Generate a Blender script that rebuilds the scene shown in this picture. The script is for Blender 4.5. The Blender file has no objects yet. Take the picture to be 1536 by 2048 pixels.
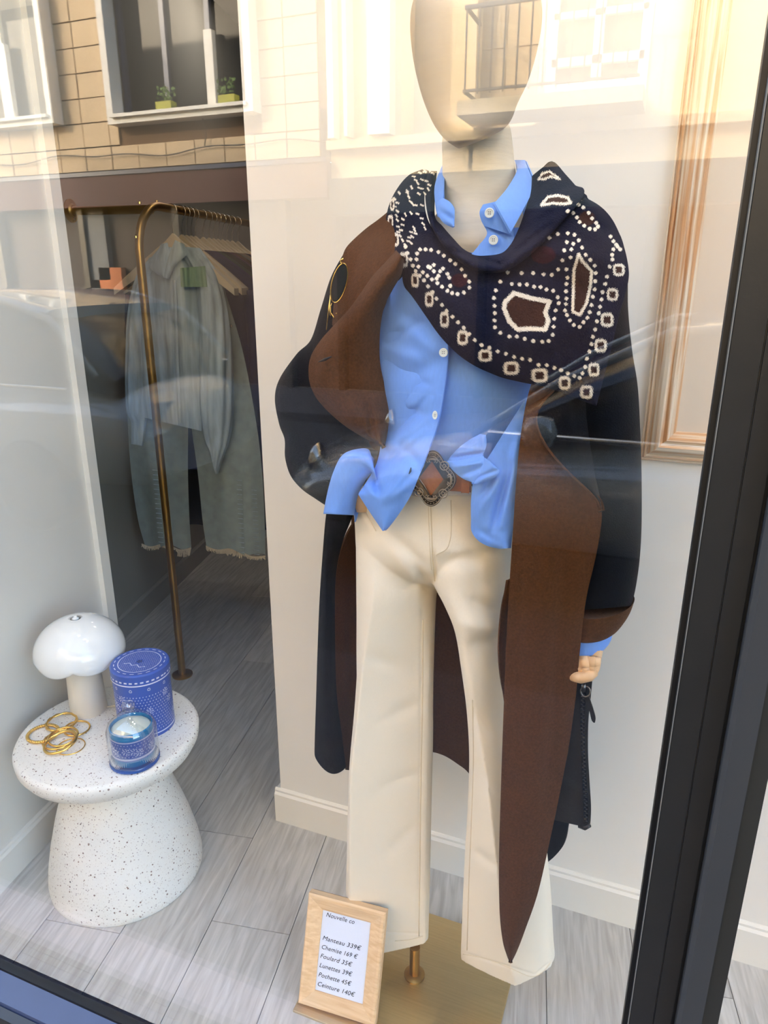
import bpy, bmesh, math, random
import numpy as np
from mathutils import Vector, Matrix
random.seed(7); rng = np.random.default_rng(7)
R = math.radians
SC = bpy.context.scene; COL = SC.collection
# ---------------------------------------------------------------- camera
HC, CY, FPX, TH, YAW = 1.42, -0.775, 1420.0, R(18.3), R(21.6)
CAM = np.array([0.0, CY, HC])
cd = bpy.data.cameras.new('camera'); cam = bpy.data.objects.new('camera', cd); COL.objects.link(cam)
cam.location = CAM; cam.rotation_euler = (R(90) - TH, 0, YAW)
cd.sensor_fit = 'VERTICAL'; cd.sensor_height = 36; cd.lens = 36 * FPX / 2048; cd.clip_start = .02; cd.clip_end = 200
SC.camera = cam
# ---------------------------------------------------------------- world, sun, exposure
SC.view_settings.view_transform = 'Standard'; SC.view_settings.look = 'None'
SC.view_settings.exposure = 0.2; SC.view_settings.gamma = 1; SC.view_settings.use_curve_mapping = False
SUN_DIR = Vector((.75, -1.0, -.5)).normalized()      # travel direction, over the shop onto the houses opposite
W = bpy.data.worlds.new('sky'); SC.world = W; W.use_nodes = True
nt = W.node_tree; bg = nt.nodes['Background']; sky = nt.nodes.new('ShaderNodeTexSky')
sky.sky_type = 'NISHITA'; sky.sun_disc = False; sky.sun_elevation = math.asin(-SUN_DIR.z)
sky.sun_rotation = math.atan2(-SUN_DIR.x, -SUN_DIR.y); sky.air_density = 1.0; sky.dust_density = 3.5
nt.links.new(sky.outputs[0], bg.inputs[0]); bg.inputs[1].default_value = 1.95
sl = bpy.data.lights.new('sun', 'SUN'); sl.energy = 5.6; sl.angle = R(.6); sl.color = (1, .91, .77)
so = bpy.data.objects.new('sun', sl); COL.objects.link(so)
so.rotation_euler = SUN_DIR.to_track_quat('-Z', 'Y').to_euler(); so.location = (0, 0, 12)
# ---------------------------------------------------------------- projection helpers (a pixel and a depth give a world point)
_f = np.array([-math.sin(YAW) * math.cos(TH), math.cos(YAW) * math.cos(TH), -math.sin(TH)])
_r = np.array([math.cos(YAW), math.sin(YAW), 0.0]); _u = np.cross(_r, _f)
def rays(px, py):
    px = np.asarray(px, float)[..., None]; py = np.asarray(py, float)[..., None]
    return _f * FPX + _r * (px - 768) - _u * (py - 1024)
def P(px, py, Y):
    d = rays(px, py); return CAM + d * ((np.asarray(Y, float)[..., None] - CY) / d[..., 1:2])
def F(px, py, z=0.0):
    d = rays(px, py); return CAM + d * ((z - HC) / d[..., 2:3])
def proj(p):
    d = np.asarray(p) - CAM; z = d @ _f
    return 768 + FPX * (d @ _r) / z, 1024 - FPX * (d @ _u) / z
AB = R(10.3); UB = np.array([math.cos(AB), math.sin(AB), 0]); WB = np.array([-math.sin(AB), math.cos(AB), 0])
RO = np.array([-1.567, 1.124, 0.0])
def PW(px, py, d):                                   # on the plane of a hanger, d behind the rack's pole
    r = rays(px, py); t = ((RO + WB * 0 - CAM) @ WB + np.asarray(d, float)) / (r @ WB); return CAM + r * t[..., None]
# ---------------------------------------------------------------- colours and materials
def lin(c):
    return tuple(((v / 255) / 12.92 if v <= 10 else ((v / 255 + .055) / 1.055) ** 2.4) for v in c)
def nodes(name):
    m = bpy.data.materials.new(name); m.use_nodes = True
    return m, m.node_tree, m.node_tree.nodes['Principled BSDF']
def M(name, rgb, rough=.6, metal=0, var=.08, vs=6, bump=0, bs=200, sheen=0, spec=.5, stretch=(1, 1, 1), coat=0, trans=0, ior=1.45, detail=4, coord='Object'):
    m, t, b = nodes(name); N = t.nodes; L = t.links
    c = lin(rgb)
    tc = N.new('ShaderNodeTexCoord'); mp = N.new('ShaderNodeMapping'); mp.inputs['Scale'].default_value = stretch
    L.new(tc.outputs[coord], mp.inputs[0])
    nz = N.new('ShaderNodeTexNoise'); nz.inputs['Scale'].default_value = vs; nz.inputs['Detail'].default_value = detail
    L.new(mp.outputs[0], nz.inputs['Vector'])
    mx = N.new('ShaderNodeMix'); mx.data_type = 'RGBA'
    mx.inputs[6].default_value = (*[max(0, v * (1 - var * 2)) for v in c], 1); mx.inputs[7].default_value = (*[min(1, v * (1 + var * 2)) for v in c], 1)
    L.new(nz.outputs[0], mx.inputs[0]); L.new(mx.outputs[2], b.inputs['Base Color'])
    b.inputs['Roughness'].default_value = rough; b.inputs['Metallic'].default_value = metal
    b.inputs['Specular IOR Level'].default_value = spec; b.inputs['Sheen Weight'].default_value = sheen
    b.inputs['Coat Weight'].default_value = coat; b.inputs['Transmission Weight'].default_value = trans; b.inputs['IOR'].default_value = ior
    if bump:
        n2 = N.new('ShaderNodeTexNoise'); n2.inputs['Scale'].default_value = bs; n2.inputs['Detail'].default_value = 3
        L.new(mp.outputs[0], n2.inputs['Vector'])
        bp = N.new('ShaderNodeBump'); bp.inputs['Strength'].default_value = bump; bp.inputs['Distance'].default_value = .002
        L.new(n2.outputs[0], bp.inputs['Height']); L.new(bp.outputs[0], b.inputs['Normal'])
    return m
def Mwood(name, c1, c2, rough=.5, axis=(1, 14, 14), scale=6, bump=.1, spec=.4):
    m, t, b = nodes(name); N = t.nodes; L = t.links
    tc = N.new('ShaderNodeTexCoord'); mp = N.new('ShaderNodeMapping'); mp.inputs['Scale'].default_value = axis
    oi = N.new('ShaderNodeObjectInfo'); ad = N.new('ShaderNodeVectorMath'); ad.operation = 'ADD'
    sc = N.new('ShaderNodeVectorMath'); sc.operation = 'SCALE'; sc.inputs['Scale'].default_value = 30
    cb = N.new('ShaderNodeCombineXYZ'); L.new(oi.outputs['Random'], cb.inputs[0]); L.new(oi.outputs['Random'], cb.inputs[1])
    L.new(cb.outputs[0], sc.inputs[0]); L.new(tc.outputs['Object'], ad.inputs[0]); L.new(sc.outputs[0], ad.inputs[1])
    L.new(ad.outputs[0], mp.inputs[0])
    n1 = N.new('ShaderNodeTexNoise'); n1.inputs['Scale'].default_value = scale; n1.inputs['Detail'].default_value = 6; n1.inputs['Distortion'].default_value = .6
    L.new(mp.outputs[0], n1.inputs['Vector'])
    rp = N.new('ShaderNodeValToRGB'); rp.color_ramp.elements[0].position = .35; rp.color_ramp.elements[1].position = .68
    rp.color_ramp.elements[0].color = (*lin(c1), 1); rp.color_ramp.elements[1].color = (*lin(c2), 1)
    L.new(n1.outputs[0], rp.inputs[0])
    hv = N.new('ShaderNodeHueSaturation'); ma = N.new('ShaderNodeMapRange'); ma.inputs[3].default_value = .9; ma.inputs[4].default_value = 1.06
    L.new(oi.outputs['Random'], ma.inputs[0]); L.new(ma.outputs[0], hv.inputs['Value']); L.new(rp.outputs[0], hv.inputs['Color'])
    L.new(hv.outputs[0], b.inputs['Base Color']); b.inputs['Roughness'].default_value = rough; b.inputs['Specular IOR Level'].default_value = spec
    bp = N.new('ShaderNodeBump'); bp.inputs['Strength'].default_value = bump; bp.inputs['Distance'].default_value = .001
    L.new(n1.outputs[0], bp.inputs['Height']); L.new(bp.outputs[0], b.inputs['Normal'])
    return m
def Mpaint(name, rough=.85, sheen=0, bump=.3, bs=400, coat=0, spec=.3):    # colour printed on the mesh (attribute 'Col')
    m, t, b = nodes(name); a = t.nodes.new('ShaderNodeAttribute'); a.attribute_name = 'Col'
    t.links.new(a.outputs['Color'], b.inputs['Base Color']); b.inputs['Roughness'].default_value = rough
    b.inputs['Sheen Weight'].default_value = sheen; b.inputs['Coat Weight'].default_value = coat; b.inputs['Specular IOR Level'].default_value = spec
    if bump:
        tc = t.nodes.new('ShaderNodeTexCoord'); n = t.nodes.new('ShaderNodeTexNoise'); n.inputs['Scale'].default_value = bs
        t.links.new(tc.outputs['Object'], n.inputs['Vector']); bp = t.nodes.new('ShaderNodeBump'); bp.inputs['Strength'].default_value = bump; bp.inputs['Distance'].default_value = .002
        t.links.new(n.outputs[0], bp.inputs['Height']); t.links.new(bp.outputs[0], b.inputs['Normal'])
    return m
def Mglass(name, r0=.08, tint=(1, 1, 1)):            # thin sheet glass: transparent with Schlick reflection
    m, t, b = nodes(name); N = t.nodes; L = t.links; N.remove(b)
    lw = N.new('ShaderNodeLayerWeight'); lw.inputs['Blend'].default_value = .5
    pw = N.new('ShaderNodeMath'); pw.operation = 'POWER'; pw.inputs[1].default_value = 5; L.new(lw.outputs['Facing'], pw.inputs[0])
    ma = N.new('ShaderNodeMath'); ma.operation = 'MULTIPLY_ADD'; ma.inputs[1].default_value = 1 - r0; ma.inputs[2].default_value = r0; L.new(pw.outputs[0], ma.inputs[0])
    tr = N.new('ShaderNodeBsdfTransparent'); tr.inputs[0].default_value = (*tint, 1); gl = N.new('ShaderNodeBsdfGlossy'); gl.inputs['Roughness'].default_value = 0
    mx = N.new('ShaderNodeMixShader'); L.new(ma.outputs[0], mx.inputs[0]); L.new(tr.outputs[0], mx.inputs[1]); L.new(gl.outputs[0], mx.inputs[2])
    L.new(mx.outputs[0], N['Material Output'].inputs[0]); return m
def Mweave(name, rgb, rgb2, scale=900, rough=.85, sheen=.1):
    m = M(name, rgb, rough, var=.05, vs=5, bump=.15, bs=scale, sheen=sheen)
    return m
MW = dict(
 navy=M('navy_wool', (13, 15, 21), .95, var=.12, bump=.5, bs=500, sheen=.04, spec=.15),
 brown=M('brown_wool', (80, 50, 29), .95, var=.22, vs=260, bump=.5, bs=500, sheen=.05, spec=.12),
 darkbrown=M('dark_lining', (60, 38, 26), .95, var=.2, vs=260, bump=.5, bs=500, spec=.1),
 blue=M('blue_cotton', (108, 155, 234), .8, var=.05, vs=300, bump=.12, bs=700, sheen=.1, stretch=(1, 1, .25)),
 cream=M('cream_denim', (240, 229, 208), .85, var=.03, vs=350, bump=.15, bs=800),
 stitch=M('cream_stitch', (222, 206, 176), .9),
 linen=M('mannequin_linen', (205, 198, 182), .75, var=.06, vs=60, bump=.2, bs=300, stretch=(.3, .3, 4)),
 facef=M('mannequin_face', (160, 153, 140), .55, var=.03, vs=60, bump=.06, bs=300, stretch=(.3, .3, 4)),
 beech=Mwood('beech_wood', (222, 178, 130), (240, 203, 160), .45, (6, 6, 1)),
 oak=Mwood('pale_frame_wood', (222, 184, 140), (240, 208, 165), .5, (1, 22, 22)),
 brass=M('brass', (196, 148, 72), .28, 1, var=.1, vs=20),
 darkbrass=M('aged_brass', (176, 138, 76), .38, 1, var=.12, vs=12),
 plate=M('brushed_gold_plate', (212, 190, 142), .36, 1, var=.08, vs=8, bump=.1, bs=60, stretch=(1, 30, 1)),
 gold=M('polished_gold', (238, 196, 108), .2, 1, var=.05),
 white=M('white_wall_paint', (232, 228, 220), .6, var=.015, vs=2, bump=.05, bs=120),
 whitel=M('left_wall_paint', (224, 220, 210), .6, var=.015, vs=2, bump=.05, bs=120),
 trim=M('white_trim_gloss', (232, 228, 218), .35, var=.01),
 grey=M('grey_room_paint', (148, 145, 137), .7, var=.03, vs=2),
 maroon=M('maroon_wall_paint', (74, 40, 34), .7, var=.06, vs=2),
 black=M('black_frame_paint', (34, 34, 34), .38, var=.08, vs=30, bump=.05, bs=300),
 black2=M('black_gasket', (12, 12, 13), .5),
 slate=M('slate_sill_paint', (58, 66, 90), .34, var=.06, vs=20),
 ceil=M('ceiling_paint', (225, 222, 214), .8),
 lampw=M('white_lacquer', (236, 238, 236), .12, var=.005, coat=.5),
 lampb=M('cream_lacquer', (225, 218, 204), .3, var=.01),
 leather=M('black_leather', (30, 27, 24), .42, var=.25, vs=40, bump=.4, bs=140),
 tan=M('tan_belt_leather', (136, 74, 28), .4, var=.2, vs=30, bump=.3, bs=200),
 buckle=M('antique_buckle_metal', (62, 56, 50), .32, 1, var=.3, vs=120),
 buckle_hi=M('worn_buckle_edge', (150, 136, 118), .28, 1, var=.1, vs=120),
 zip=M('gunmetal_zip', (120, 118, 116), .3, 1),
 pearl=M('pearl_button', (226, 232, 226), .2, var=.05, vs=200),
 card=M('white_price_card', (226, 232, 246), .55, var=.005), ink=M('black_ink', (14, 14, 20), .7),
 lens=M('dark_lens', (50, 50, 50), .15, spec=.3, var=.02),
 wax=M('candle_wax', (232, 240, 226), .4, var=.02), cyan=M('cyan_glass', (20, 130, 190), .15, var=.05, spec=.6),
 paintb=Mpaint('printed_blue', .35, coat=.3, bump=0), knit=Mpaint('scarf_knit', .95, sheen=.02, bump=.7, bs=420, spec=.1),
 denim=M('light_denim', (156, 172, 172), .9, var=.12, vs=30, bump=.3, bs=500),
 chambray=M('chambray', (172, 192, 206), .85, var=.3, vs=45, bump=.2, bs=500, stretch=(1, 1, .12)),
 fray=M('frayed_cotton', (214, 204, 182), .95, var=.1, vs=200),
 green_refl=M('green_reflection_tint', (142, 172, 152), .9, var=.15, vs=60, stretch=(1, 1, .15)),  # tint of the green reflection lying on the rack shirt
 hang=M('pale_hanger_wood', (206, 192, 168), .5, var=.06, vs=30), chrome=M('hook_steel', (210, 205, 195), .15, 1),
 stone=M('facade_stone', (188, 168, 138), .9, var=.2, vs=60, bump=.6, bs=60), stucco=M('facade_stucco', (222, 202, 160), .9, var=.04, vs=4, bump=.2, bs=80),
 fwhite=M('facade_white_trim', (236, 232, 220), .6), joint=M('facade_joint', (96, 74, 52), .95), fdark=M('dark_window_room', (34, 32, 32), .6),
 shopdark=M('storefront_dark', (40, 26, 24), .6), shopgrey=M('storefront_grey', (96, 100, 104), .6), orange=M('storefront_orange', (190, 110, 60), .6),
 asphalt=M('asphalt', (44, 45, 48), .9, var=.2, vs=60, bump=.4, bs=120), pave2=M('threshold_stone', (176, 162, 164), .85, var=.1, vs=40), pave=M('pavement_stone', (58, 58, 62), .85, var=.1, vs=40, bump=.3, bs=120),
 iron=M('railing_iron', (70, 66, 62), .5), carp=M('car_paint', (126, 132, 134), .15, var=.01, coat=.8), cardk=M('car_dark_trim', (14, 15, 17), .2),
 tyre=M('tyre_rubber', (22, 22, 22), .9), plant=M('box_plant_leaf', (70, 96, 40), .8, var=.3, vs=30), pot=M('lime_pot', (150, 150, 40), .6),
 emit=None)
m, t, b = nodes('added_spot_glow'); b.inputs['Emission Color'].default_value = (1, .85, .65, 1); b.inputs['Emission Strength'].default_value = 12; MW['emit'] = m
PANE = Mglass('window_glass', .085); CLOCHE = Mglass('cloche_glass', .17, (.96, .98, .99))
def m_terrazzo():
    m, t, b = nodes('terrazzo'); N = t.nodes; L = t.links; tc = N.new('ShaderNodeTexCoord'); base = None
    nz = N.new('ShaderNodeTexNoise'); nz.inputs['Scale'].default_value = 8; L.new(tc.outputs['Object'], nz.inputs['Vector'])
    r0 = N.new('ShaderNodeValToRGB'); r0.color_ramp.elements[0].color = (*lin((226, 224, 216)), 1); r0.color_ramp.elements[1].color = (*lin((242, 240, 233)), 1)
    L.new(nz.outputs[0], r0.inputs[0]); cur = r0.outputs[0]
    for sc, th, col in ((95, .13, (140, 118, 110)), (160, .15, (168, 160, 158)), (240, .16, (196, 184, 170)), (52, .065, (100, 88, 84))):
        v = N.new('ShaderNodeTexVoronoi'); v.inputs['Scale'].default_value = sc; L.new(tc.outputs['Object'], v.inputs['Vector'])
        s = N.new('ShaderNodeSeparateColor'); L.new(v.outputs['Color'], s.inputs[0])
        a = N.new('ShaderNodeMath'); a.operation = 'MULTIPLY'; a.inputs[1].default_value = th * 1.7; L.new(s.outputs[0], a.inputs[0])
        c = N.new('ShaderNodeMath'); c.operation = 'LESS_THAN'; L.new(v.outputs['Distance'], c.inputs[0]); L.new(a.outputs[0], c.inputs[1])
        mx = N.new('ShaderNodeMix'); mx.data_type = 'RGBA'; L.new(c.outputs[0], mx.inputs[0]); L.new(cur, mx.inputs[6]); mx.inputs[7].default_value = (*lin(col), 1); cur = mx.outputs[2]
    L.new(cur, b.inputs['Base Color']); b.inputs['Roughness'].default_value = .7
    n2 = N.new('ShaderNodeTexNoise'); n2.inputs['Scale'].default_value = 130; L.new(tc.outputs['Object'], n2.inputs['Vector'])
    bp = N.new('ShaderNodeBump'); bp.inputs['Strength'].default_value = .12; bp.inputs['Distance'].default_value = .002; L.new(n2.outputs[0], bp.inputs['Height']); L.new(bp.outputs[0], b.inputs['Normal'])
    return m
TERR = m_terrazzo()
def m_whitewash(axis):
    m, t, b = nodes('whitewashed_moulding'); N = t.nodes; L = t.links; tc = N.new('ShaderNodeTexCoord')
    mp = N.new('ShaderNodeMapping'); mp.inputs['Scale'].default_value = axis; L.new(tc.outputs['Object'], mp.inputs[0])
    n = N.new('ShaderNodeTexNoise'); n.inputs['Scale'].default_value = 14; n.inputs['Detail'].default_value = 3; L.new(mp.outputs[0], n.inputs['Vector'])
    r = N.new('ShaderNodeValToRGB'); e = r.color_ramp.elements; e[0].position = .4; e[0].color = (*lin((198, 152, 108)), 1); e[1].position = .6; e[1].color = (*lin((226, 212, 190)), 1)
    L.new(n.outputs[0], r.inputs[0]); L.new(r.outputs[0], b.inputs['Base Color']); b.inputs['Roughness'].default_value = .6; return m
# ---------------------------------------------------------------- objects
def clean(name): return name
def tag(o, label=None, cat=None, group=None, kind=None):
    if label: o['label'] = label
    if cat: o['category'] = cat
    if group: o['group'] = group
    if kind: o['kind'] = kind
    return o
def thing(name, label, cat, loc=(0, 0, 0), group=None):
    o = bpy.data.objects.new(name, None); COL.objects.link(o); o.location = [float(v) for v in loc]; o.empty_display_size = .05
    return tag(o, label, cat, group)
def link(me, name, parent=None, mats=()):
    o = bpy.data.objects.new(name, me); COL.objects.link(o)
    for k in mats: me.materials.append(k)
    if parent is not None:
        o.parent = parent; q = parent; off = Vector((0, 0, 0))
        while q is not None: off += Vector(q.location); q = q.parent
        if any(abs(v) > 1e-9 for v in off): me.transform(Matrix.Translation(-off))
    return o
def mesh(name, V, Fc, mat, parent=None, smooth=True, mi=None, angle=None):
    me = bpy.data.meshes.new(name); me.from_pydata([tuple(map(float, v)) for v in V], [], [tuple(map(int, f)) for f in Fc]); 
    mats = mat if isinstance(mat, (list, tuple)) else [mat]
    if mi is not None: me.polygons.foreach_set('material_index', np.asarray(mi, dtype=np.int32))
    me.polygons.foreach_set('use_smooth', [smooth] * len(me.polygons)); me.update()
    o = link(me, name, parent, mats)
    if smooth and angle: me.set_sharp_from_angle(angle=R(angle))
    return o
class B:                                             # collects simple solids into one mesh
    def __init__(s): s.v = []; s.f = []; s.m = []
    def add(s, V, Fc, mi=0):
        n = len(s.v); s.v += [tuple(map(float, v)) for v in V]; s.f += [tuple(i + n for i in f) for f in Fc]; s.m += [mi] * len(Fc); return s
    def box(s, x0, x1, y0, y1, z0, z1, mi=0, T=None):
        V = [(x, y, z) for x in (x0, x1) for y in (y0, y1) for z in (z0, z1)]
        if T is not None: V = [tuple(T @ Vector(v)) for v in V]
        return s.add(V, [(0, 1, 3, 2), (4, 6, 7, 5), (0, 4, 5, 1), (2, 3, 7, 6), (0, 2, 6, 4), (1, 5, 7, 3)], mi)
    def tube(s, pts, r, n=12, mi=0, cap=True, closed=False):
        pts = [np.array(p, float) for p in pts]; k = len(pts); rs = r if hasattr(r, '__len__') else [r] * k
        V = []; up = None
        for i in range(k):
            if closed: d = pts[(i + 1) % k] - pts[i - 1]
            else: d = pts[min(i + 1, k - 1)] - pts[max(i - 1, 0)]
            d = d / (np.linalg.norm(d) + 1e-12)
            if up is None: up = np.array([0, 0, 1.0]) if abs(d[2]) < .9 else np.array([1.0, 0, 0])
            a = up - d * (up @ d); a /= np.linalg.norm(a) + 1e-12; up = a; c = np.cross(d, a)
            for j in range(n):
                t = 2 * math.pi * j / n; V.append(pts[i] + rs[i] * (math.cos(t) * a + math.sin(t) * c))
        Fc = []
        for i in range(k if closed else k - 1):
            for j in range(n):
                i2 = (i + 1) % k; Fc.append((i * n + j, i * n + (j + 1) % n, i2 * n + (j + 1) % n, i2 * n + j))
        if cap and not closed: Fc += [tuple(reversed(range(n))), tuple(range((k - 1) * n, k * n))]
        return s.add(V, Fc, mi)
    def lathe(s, prof, c=(0, 0, 0), n=48, mi=0, a0=0, axis=None, rot=None):
        V = []; k = len(prof)
        for r, z in prof:
            for j in range(n):
                t = 2 * math.pi * j / n; p = Vector((r * math.cos(t), r * math.sin(t), z))
                if rot is not None: p = rot @ p
                V.append((c[0] + p.x, c[1] + p.y, c[2] + p.z))
        Fc = [(i * n + j, i * n + (j + 1) % n, (i + 1) * n + (j + 1) % n, (i + 1) * n + j) for i in range(k - 1) for j in range(n)]
        if prof[0][0] > 1e-6: Fc.append(tuple(reversed(range(n))))
        if prof[-1][0] > 1e-6: Fc.append(tuple(range((k - 1) * n, k * n)))
        return s.add(V, Fc, mi)
    def extr(s, poly, axis, a0, a1, mi=0):            # polygon extruded along an axis
        V = []
        for a in (a0, a1):
            for p, q in poly: V.append({'x': (a, p, q), 'y': (p, a, q), 'z': (p, q, a)}[axis])
        n = len(poly); return s.add(V, [tuple(range(n)), tuple(reversed(range(n, 2 * n)))] + [(i, i + n, (i + 1) % n + n, (i + 1) % n) for i in range(n)], mi)
    def make(s, name, mat, parent=None, smooth=False, angle=None, bevel=0):
        o = mesh(name, s.v, s.f, mat, parent, smooth, s.m, angle)
        bm = bmesh.new(); bm.from_mesh(o.data); bmesh.ops.recalc_face_normals(bm, faces=bm.faces); bm.to_mesh(o.data); bm.free()
        if bevel:
            md = o.modifiers.new('bevel', 'BEVEL'); md.width = bevel; md.segments = 2; md.limit_method = 'ANGLE'; md.angle_limit = R(40)
        return o
def cr(pts, n):                                      # Catmull-Rom through points; a point given twice is a corner
    pts = [np.array(p, float) for p in pts]; segs = []; cur = [pts[0]]
    for p in pts[1:]:
        if np.allclose(p, cur[-1]): segs.append(cur); cur = [p]
        else: cur.append(p)
    segs.append(cur); segs = [s for s in segs if len(s) > 1]
    dense = []
    for s in segs:
        q = [2 * s[0] - s[1]] + s + [2 * s[-1] - s[-2]]
        for i in range(1, len(q) - 2):
            p0, p1, p2, p3 = q[i - 1:i + 3]
            for t in np.linspace(0, 1, 14, endpoint=False):
                dense.append(.5 * ((2 * p1) + (-p0 + p2) * t + (2 * p0 - 5 * p1 + 4 * p2 - p3) * t * t + (-p0 + 3 * p1 - 3 * p2 + p3) * t ** 3))
    dense.append(pts[-1]); D = np.array(dense)
    w = D.copy(); 
    if D.shape[1] > 2: w = D[:, :2] if D.shape[1] == 3 else D[:, :2]
    L = np.r_[0, np.cumsum(np.linalg.norm(np.diff(w, axis=0), axis=1) + 1e-9)]; L /= L[-1]
    u = np.linspace(0, 1, n); return np.stack([np.interp(u, L, D[:, k]) for k in range(D.shape[1])], 1)
def creased(px, py, cs):                             # relief: sum of soft valleys (+) and ridges (-) along short pixel lines, metres
    d = np.zeros_like(px)
    for x0, y0, x1, y1, w, a in cs:
        dx, dy = x1 - x0, y1 - y0; L2 = dx * dx + dy * dy + 1e-9
        t = np.clip(((px - x0) * dx + (py - y0) * dy) / L2, 0, 1)
        r2 = (px - x0 - t * dx) ** 2 + (py - y0 - t * dy) ** 2
        d += a * np.exp(-r2 / (w * w)) * (.25 + .75 * np.sin(np.pi * np.clip(t, .02, .98)) ** .5)
    return d
def ruled(A, Bc, nu, nv, bulge=0, cs=(), fold=None, bp=1.0):
    a = cr(A, nu); b = cr(Bc, nu); v = np.linspace(0, 1, nv)[None, :, None]
    G = a[:, None, :] * (1 - v) + b[:, None, :] * v
    px, py, Y = G[..., 0], G[..., 1], G[..., 2].copy()
    Y -= bulge * np.sin(np.pi * v[..., 0]) ** bp
    if cs: Y += creased(px, py, cs)
    if fold: Y += fold(np.linspace(0, 1, nu)[:, None], v[..., 0])
    return px, py, Y
def sheet(name, G, mats, parent=None, th=.003, pf=P, paint=None, back=1):
    px, py, Y = G; W3 = pf(px, py, Y); nu, nv = px.shape
    du = np.gradient(W3, axis=0); dv = np.gradient(W3, axis=1); n = np.cross(du, dv); n /= np.linalg.norm(n, axis=2, keepdims=True) + 1e-9
    if ((CAM - W3) * n).sum() < 0: n = -n
    k = nu * nv; V = np.concatenate([W3.reshape(-1, 3), (W3 - n * th).reshape(-1, 3)])
    i = np.arange(nu - 1)[:, None] * nv + np.arange(nv - 1)[None, :]; i = i.ravel()
    q = np.stack([i, i + nv, i + nv + 1, i + 1], 1); q2 = np.stack([i + k, i + 1 + k, i + nv + 1 + k, i + nv + k], 1)
    bd = list(range(nv - 1, nu * nv, nv)); e = []
    loop = [j for j in range(nv)] + [r * nv + nv - 1 for r in range(1, nu)] + [(nu - 1) * nv + j for j in range(nv - 2, -1, -1)] + [r * nv for r in range(nu - 2, 0, -1)]
    for a_, b_ in zip(loop, loop[1:] + loop[:1]): e.append((a_, b_, b_ + k, a_ + k))
    Fc = np.concatenate([q, q2, np.array(e)]); mi = [0] * len(q) + [back if len(mats) > 1 else 0] * len(q2) + [0] * len(e)
    o = mesh(name, V, Fc, mats, parent, True, mi)
    bm = bmesh.new(); bm.from_mesh(o.data); bmesh.ops.recalc_face_normals(bm, faces=bm.faces); bm.to_mesh(o.data); bm.free()
    o.data.set_sharp_from_angle(angle=R(60))
    if paint is not None:
        c = paint(px.ravel(), py.ravel()); c = np.concatenate([c, c]); at = o.data.color_attributes.new('Col', 'FLOAT_COLOR', 'POINT')
        at.data.foreach_set('color', np.concatenate([c, np.ones((len(c), 1))], 1).astype(np.float32).ravel())
    return o
def limb(secs, n=40, m=60, p=2.0, wr=None, crease=None, cap=True, pf=P, pv=None, flat=False):
    """tube whose outline passes through left/right pixels; secs: (xL,yL,xR,yR,Y,depth). Depth axis along the horizontal view direction."""
    S = cr([(s[0], s[1], s[2], s[3], s[4], s[5]) + ((s[6],) if len(s) > 6 else (0,)) for s in secs], m)
    V = []
    for i, s in enumerate(S):
        a = pf(s[0], s[1], s[4]); b = pf(s[2], s[3], s[4]); c = (a + b) / 2; h = (b - a) / 2
        vd = c - CAM; hh = h / np.linalg.norm(h); vd = vd - hh * (vd @ hh); vd /= np.linalg.norm(vd)
        if flat: vd = np.array([vd[0], vd[1], 0.0]); vd /= np.linalg.norm(vd)
        if pv is not None: vd = vd * (1 - pv) + np.array([0, 1., 0]) * pv; vd /= np.linalg.norm(vd)
        t = np.linspace(0, 2 * math.pi, n, endpoint=False); ct, st = np.cos(t), np.sin(t)
        pp = p(i / (m - 1)) if callable(p) else p
        x = np.sign(ct) * np.abs(ct) ** (2 / pp); y = np.sign(st) * np.abs(st) ** (2 / pp)
        if crease is not None:
            k = crease(i / (m - 1)); x = ct; y = np.where(st < 0, (1 - k) * st - k * (1 - np.abs(ct)), st)
        sh = s[6] * np.clip(-y, 0, 1)
        w = 1 if wr is None else wr(i / (m - 1), t)
        V.append(c + np.outer(x * w + sh, h) + np.outer(y * w * s[5], vd))
    V = np.concatenate(V); k = m
    Fc = [(i * n + j, i * n + (j + 1) % n, (i + 1) * n + (j + 1) % n, (i + 1) * n + j) for i in range(k - 1) for j in range(n)]
    if cap: Fc += [tuple(reversed(range(n))), tuple(range((k - 1) * n, k * n))]
    return V, Fc
def relief(o, cs, off=(0, 0, 0)):
    me = o.data; n = len(me.vertices); v = np.empty(n * 3, np.float32); me.vertices.foreach_get('co', v); v = v.reshape(-1, 3).astype(float) + np.array(off)
    nn = np.empty(n * 3, np.float32); me.vertices.foreach_get('normal', nn); nn = nn.reshape(-1, 3)
    px, py = proj(v); d = creased(px, py, cs); fr = np.clip(((CAM - v) * nn).sum(1) / (np.linalg.norm(CAM - v, axis=1)) * 3, 0, 1)
    v -= nn * (d * fr)[:, None]; v -= np.array(off); me.vertices.foreach_set('co', v.astype(np.float32).ravel()); me.update()
def bake(o):
    dg = bpy.context.evaluated_depsgraph_get(); me = bpy.data.meshes.new_from_object(o.evaluated_get(dg)); o.modifiers.clear(); o.data = me; return o
def noise2(x, y, s=1.0):
    return (np.sin(x * 1.7 * s + 3 * np.sin(y * .9 * s)) + np.sin(y * 2.3 * s + 2 * np.sin(x * 1.1 * s)) + np.sin((x + y) * 3.1 * s)) / 3

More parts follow.
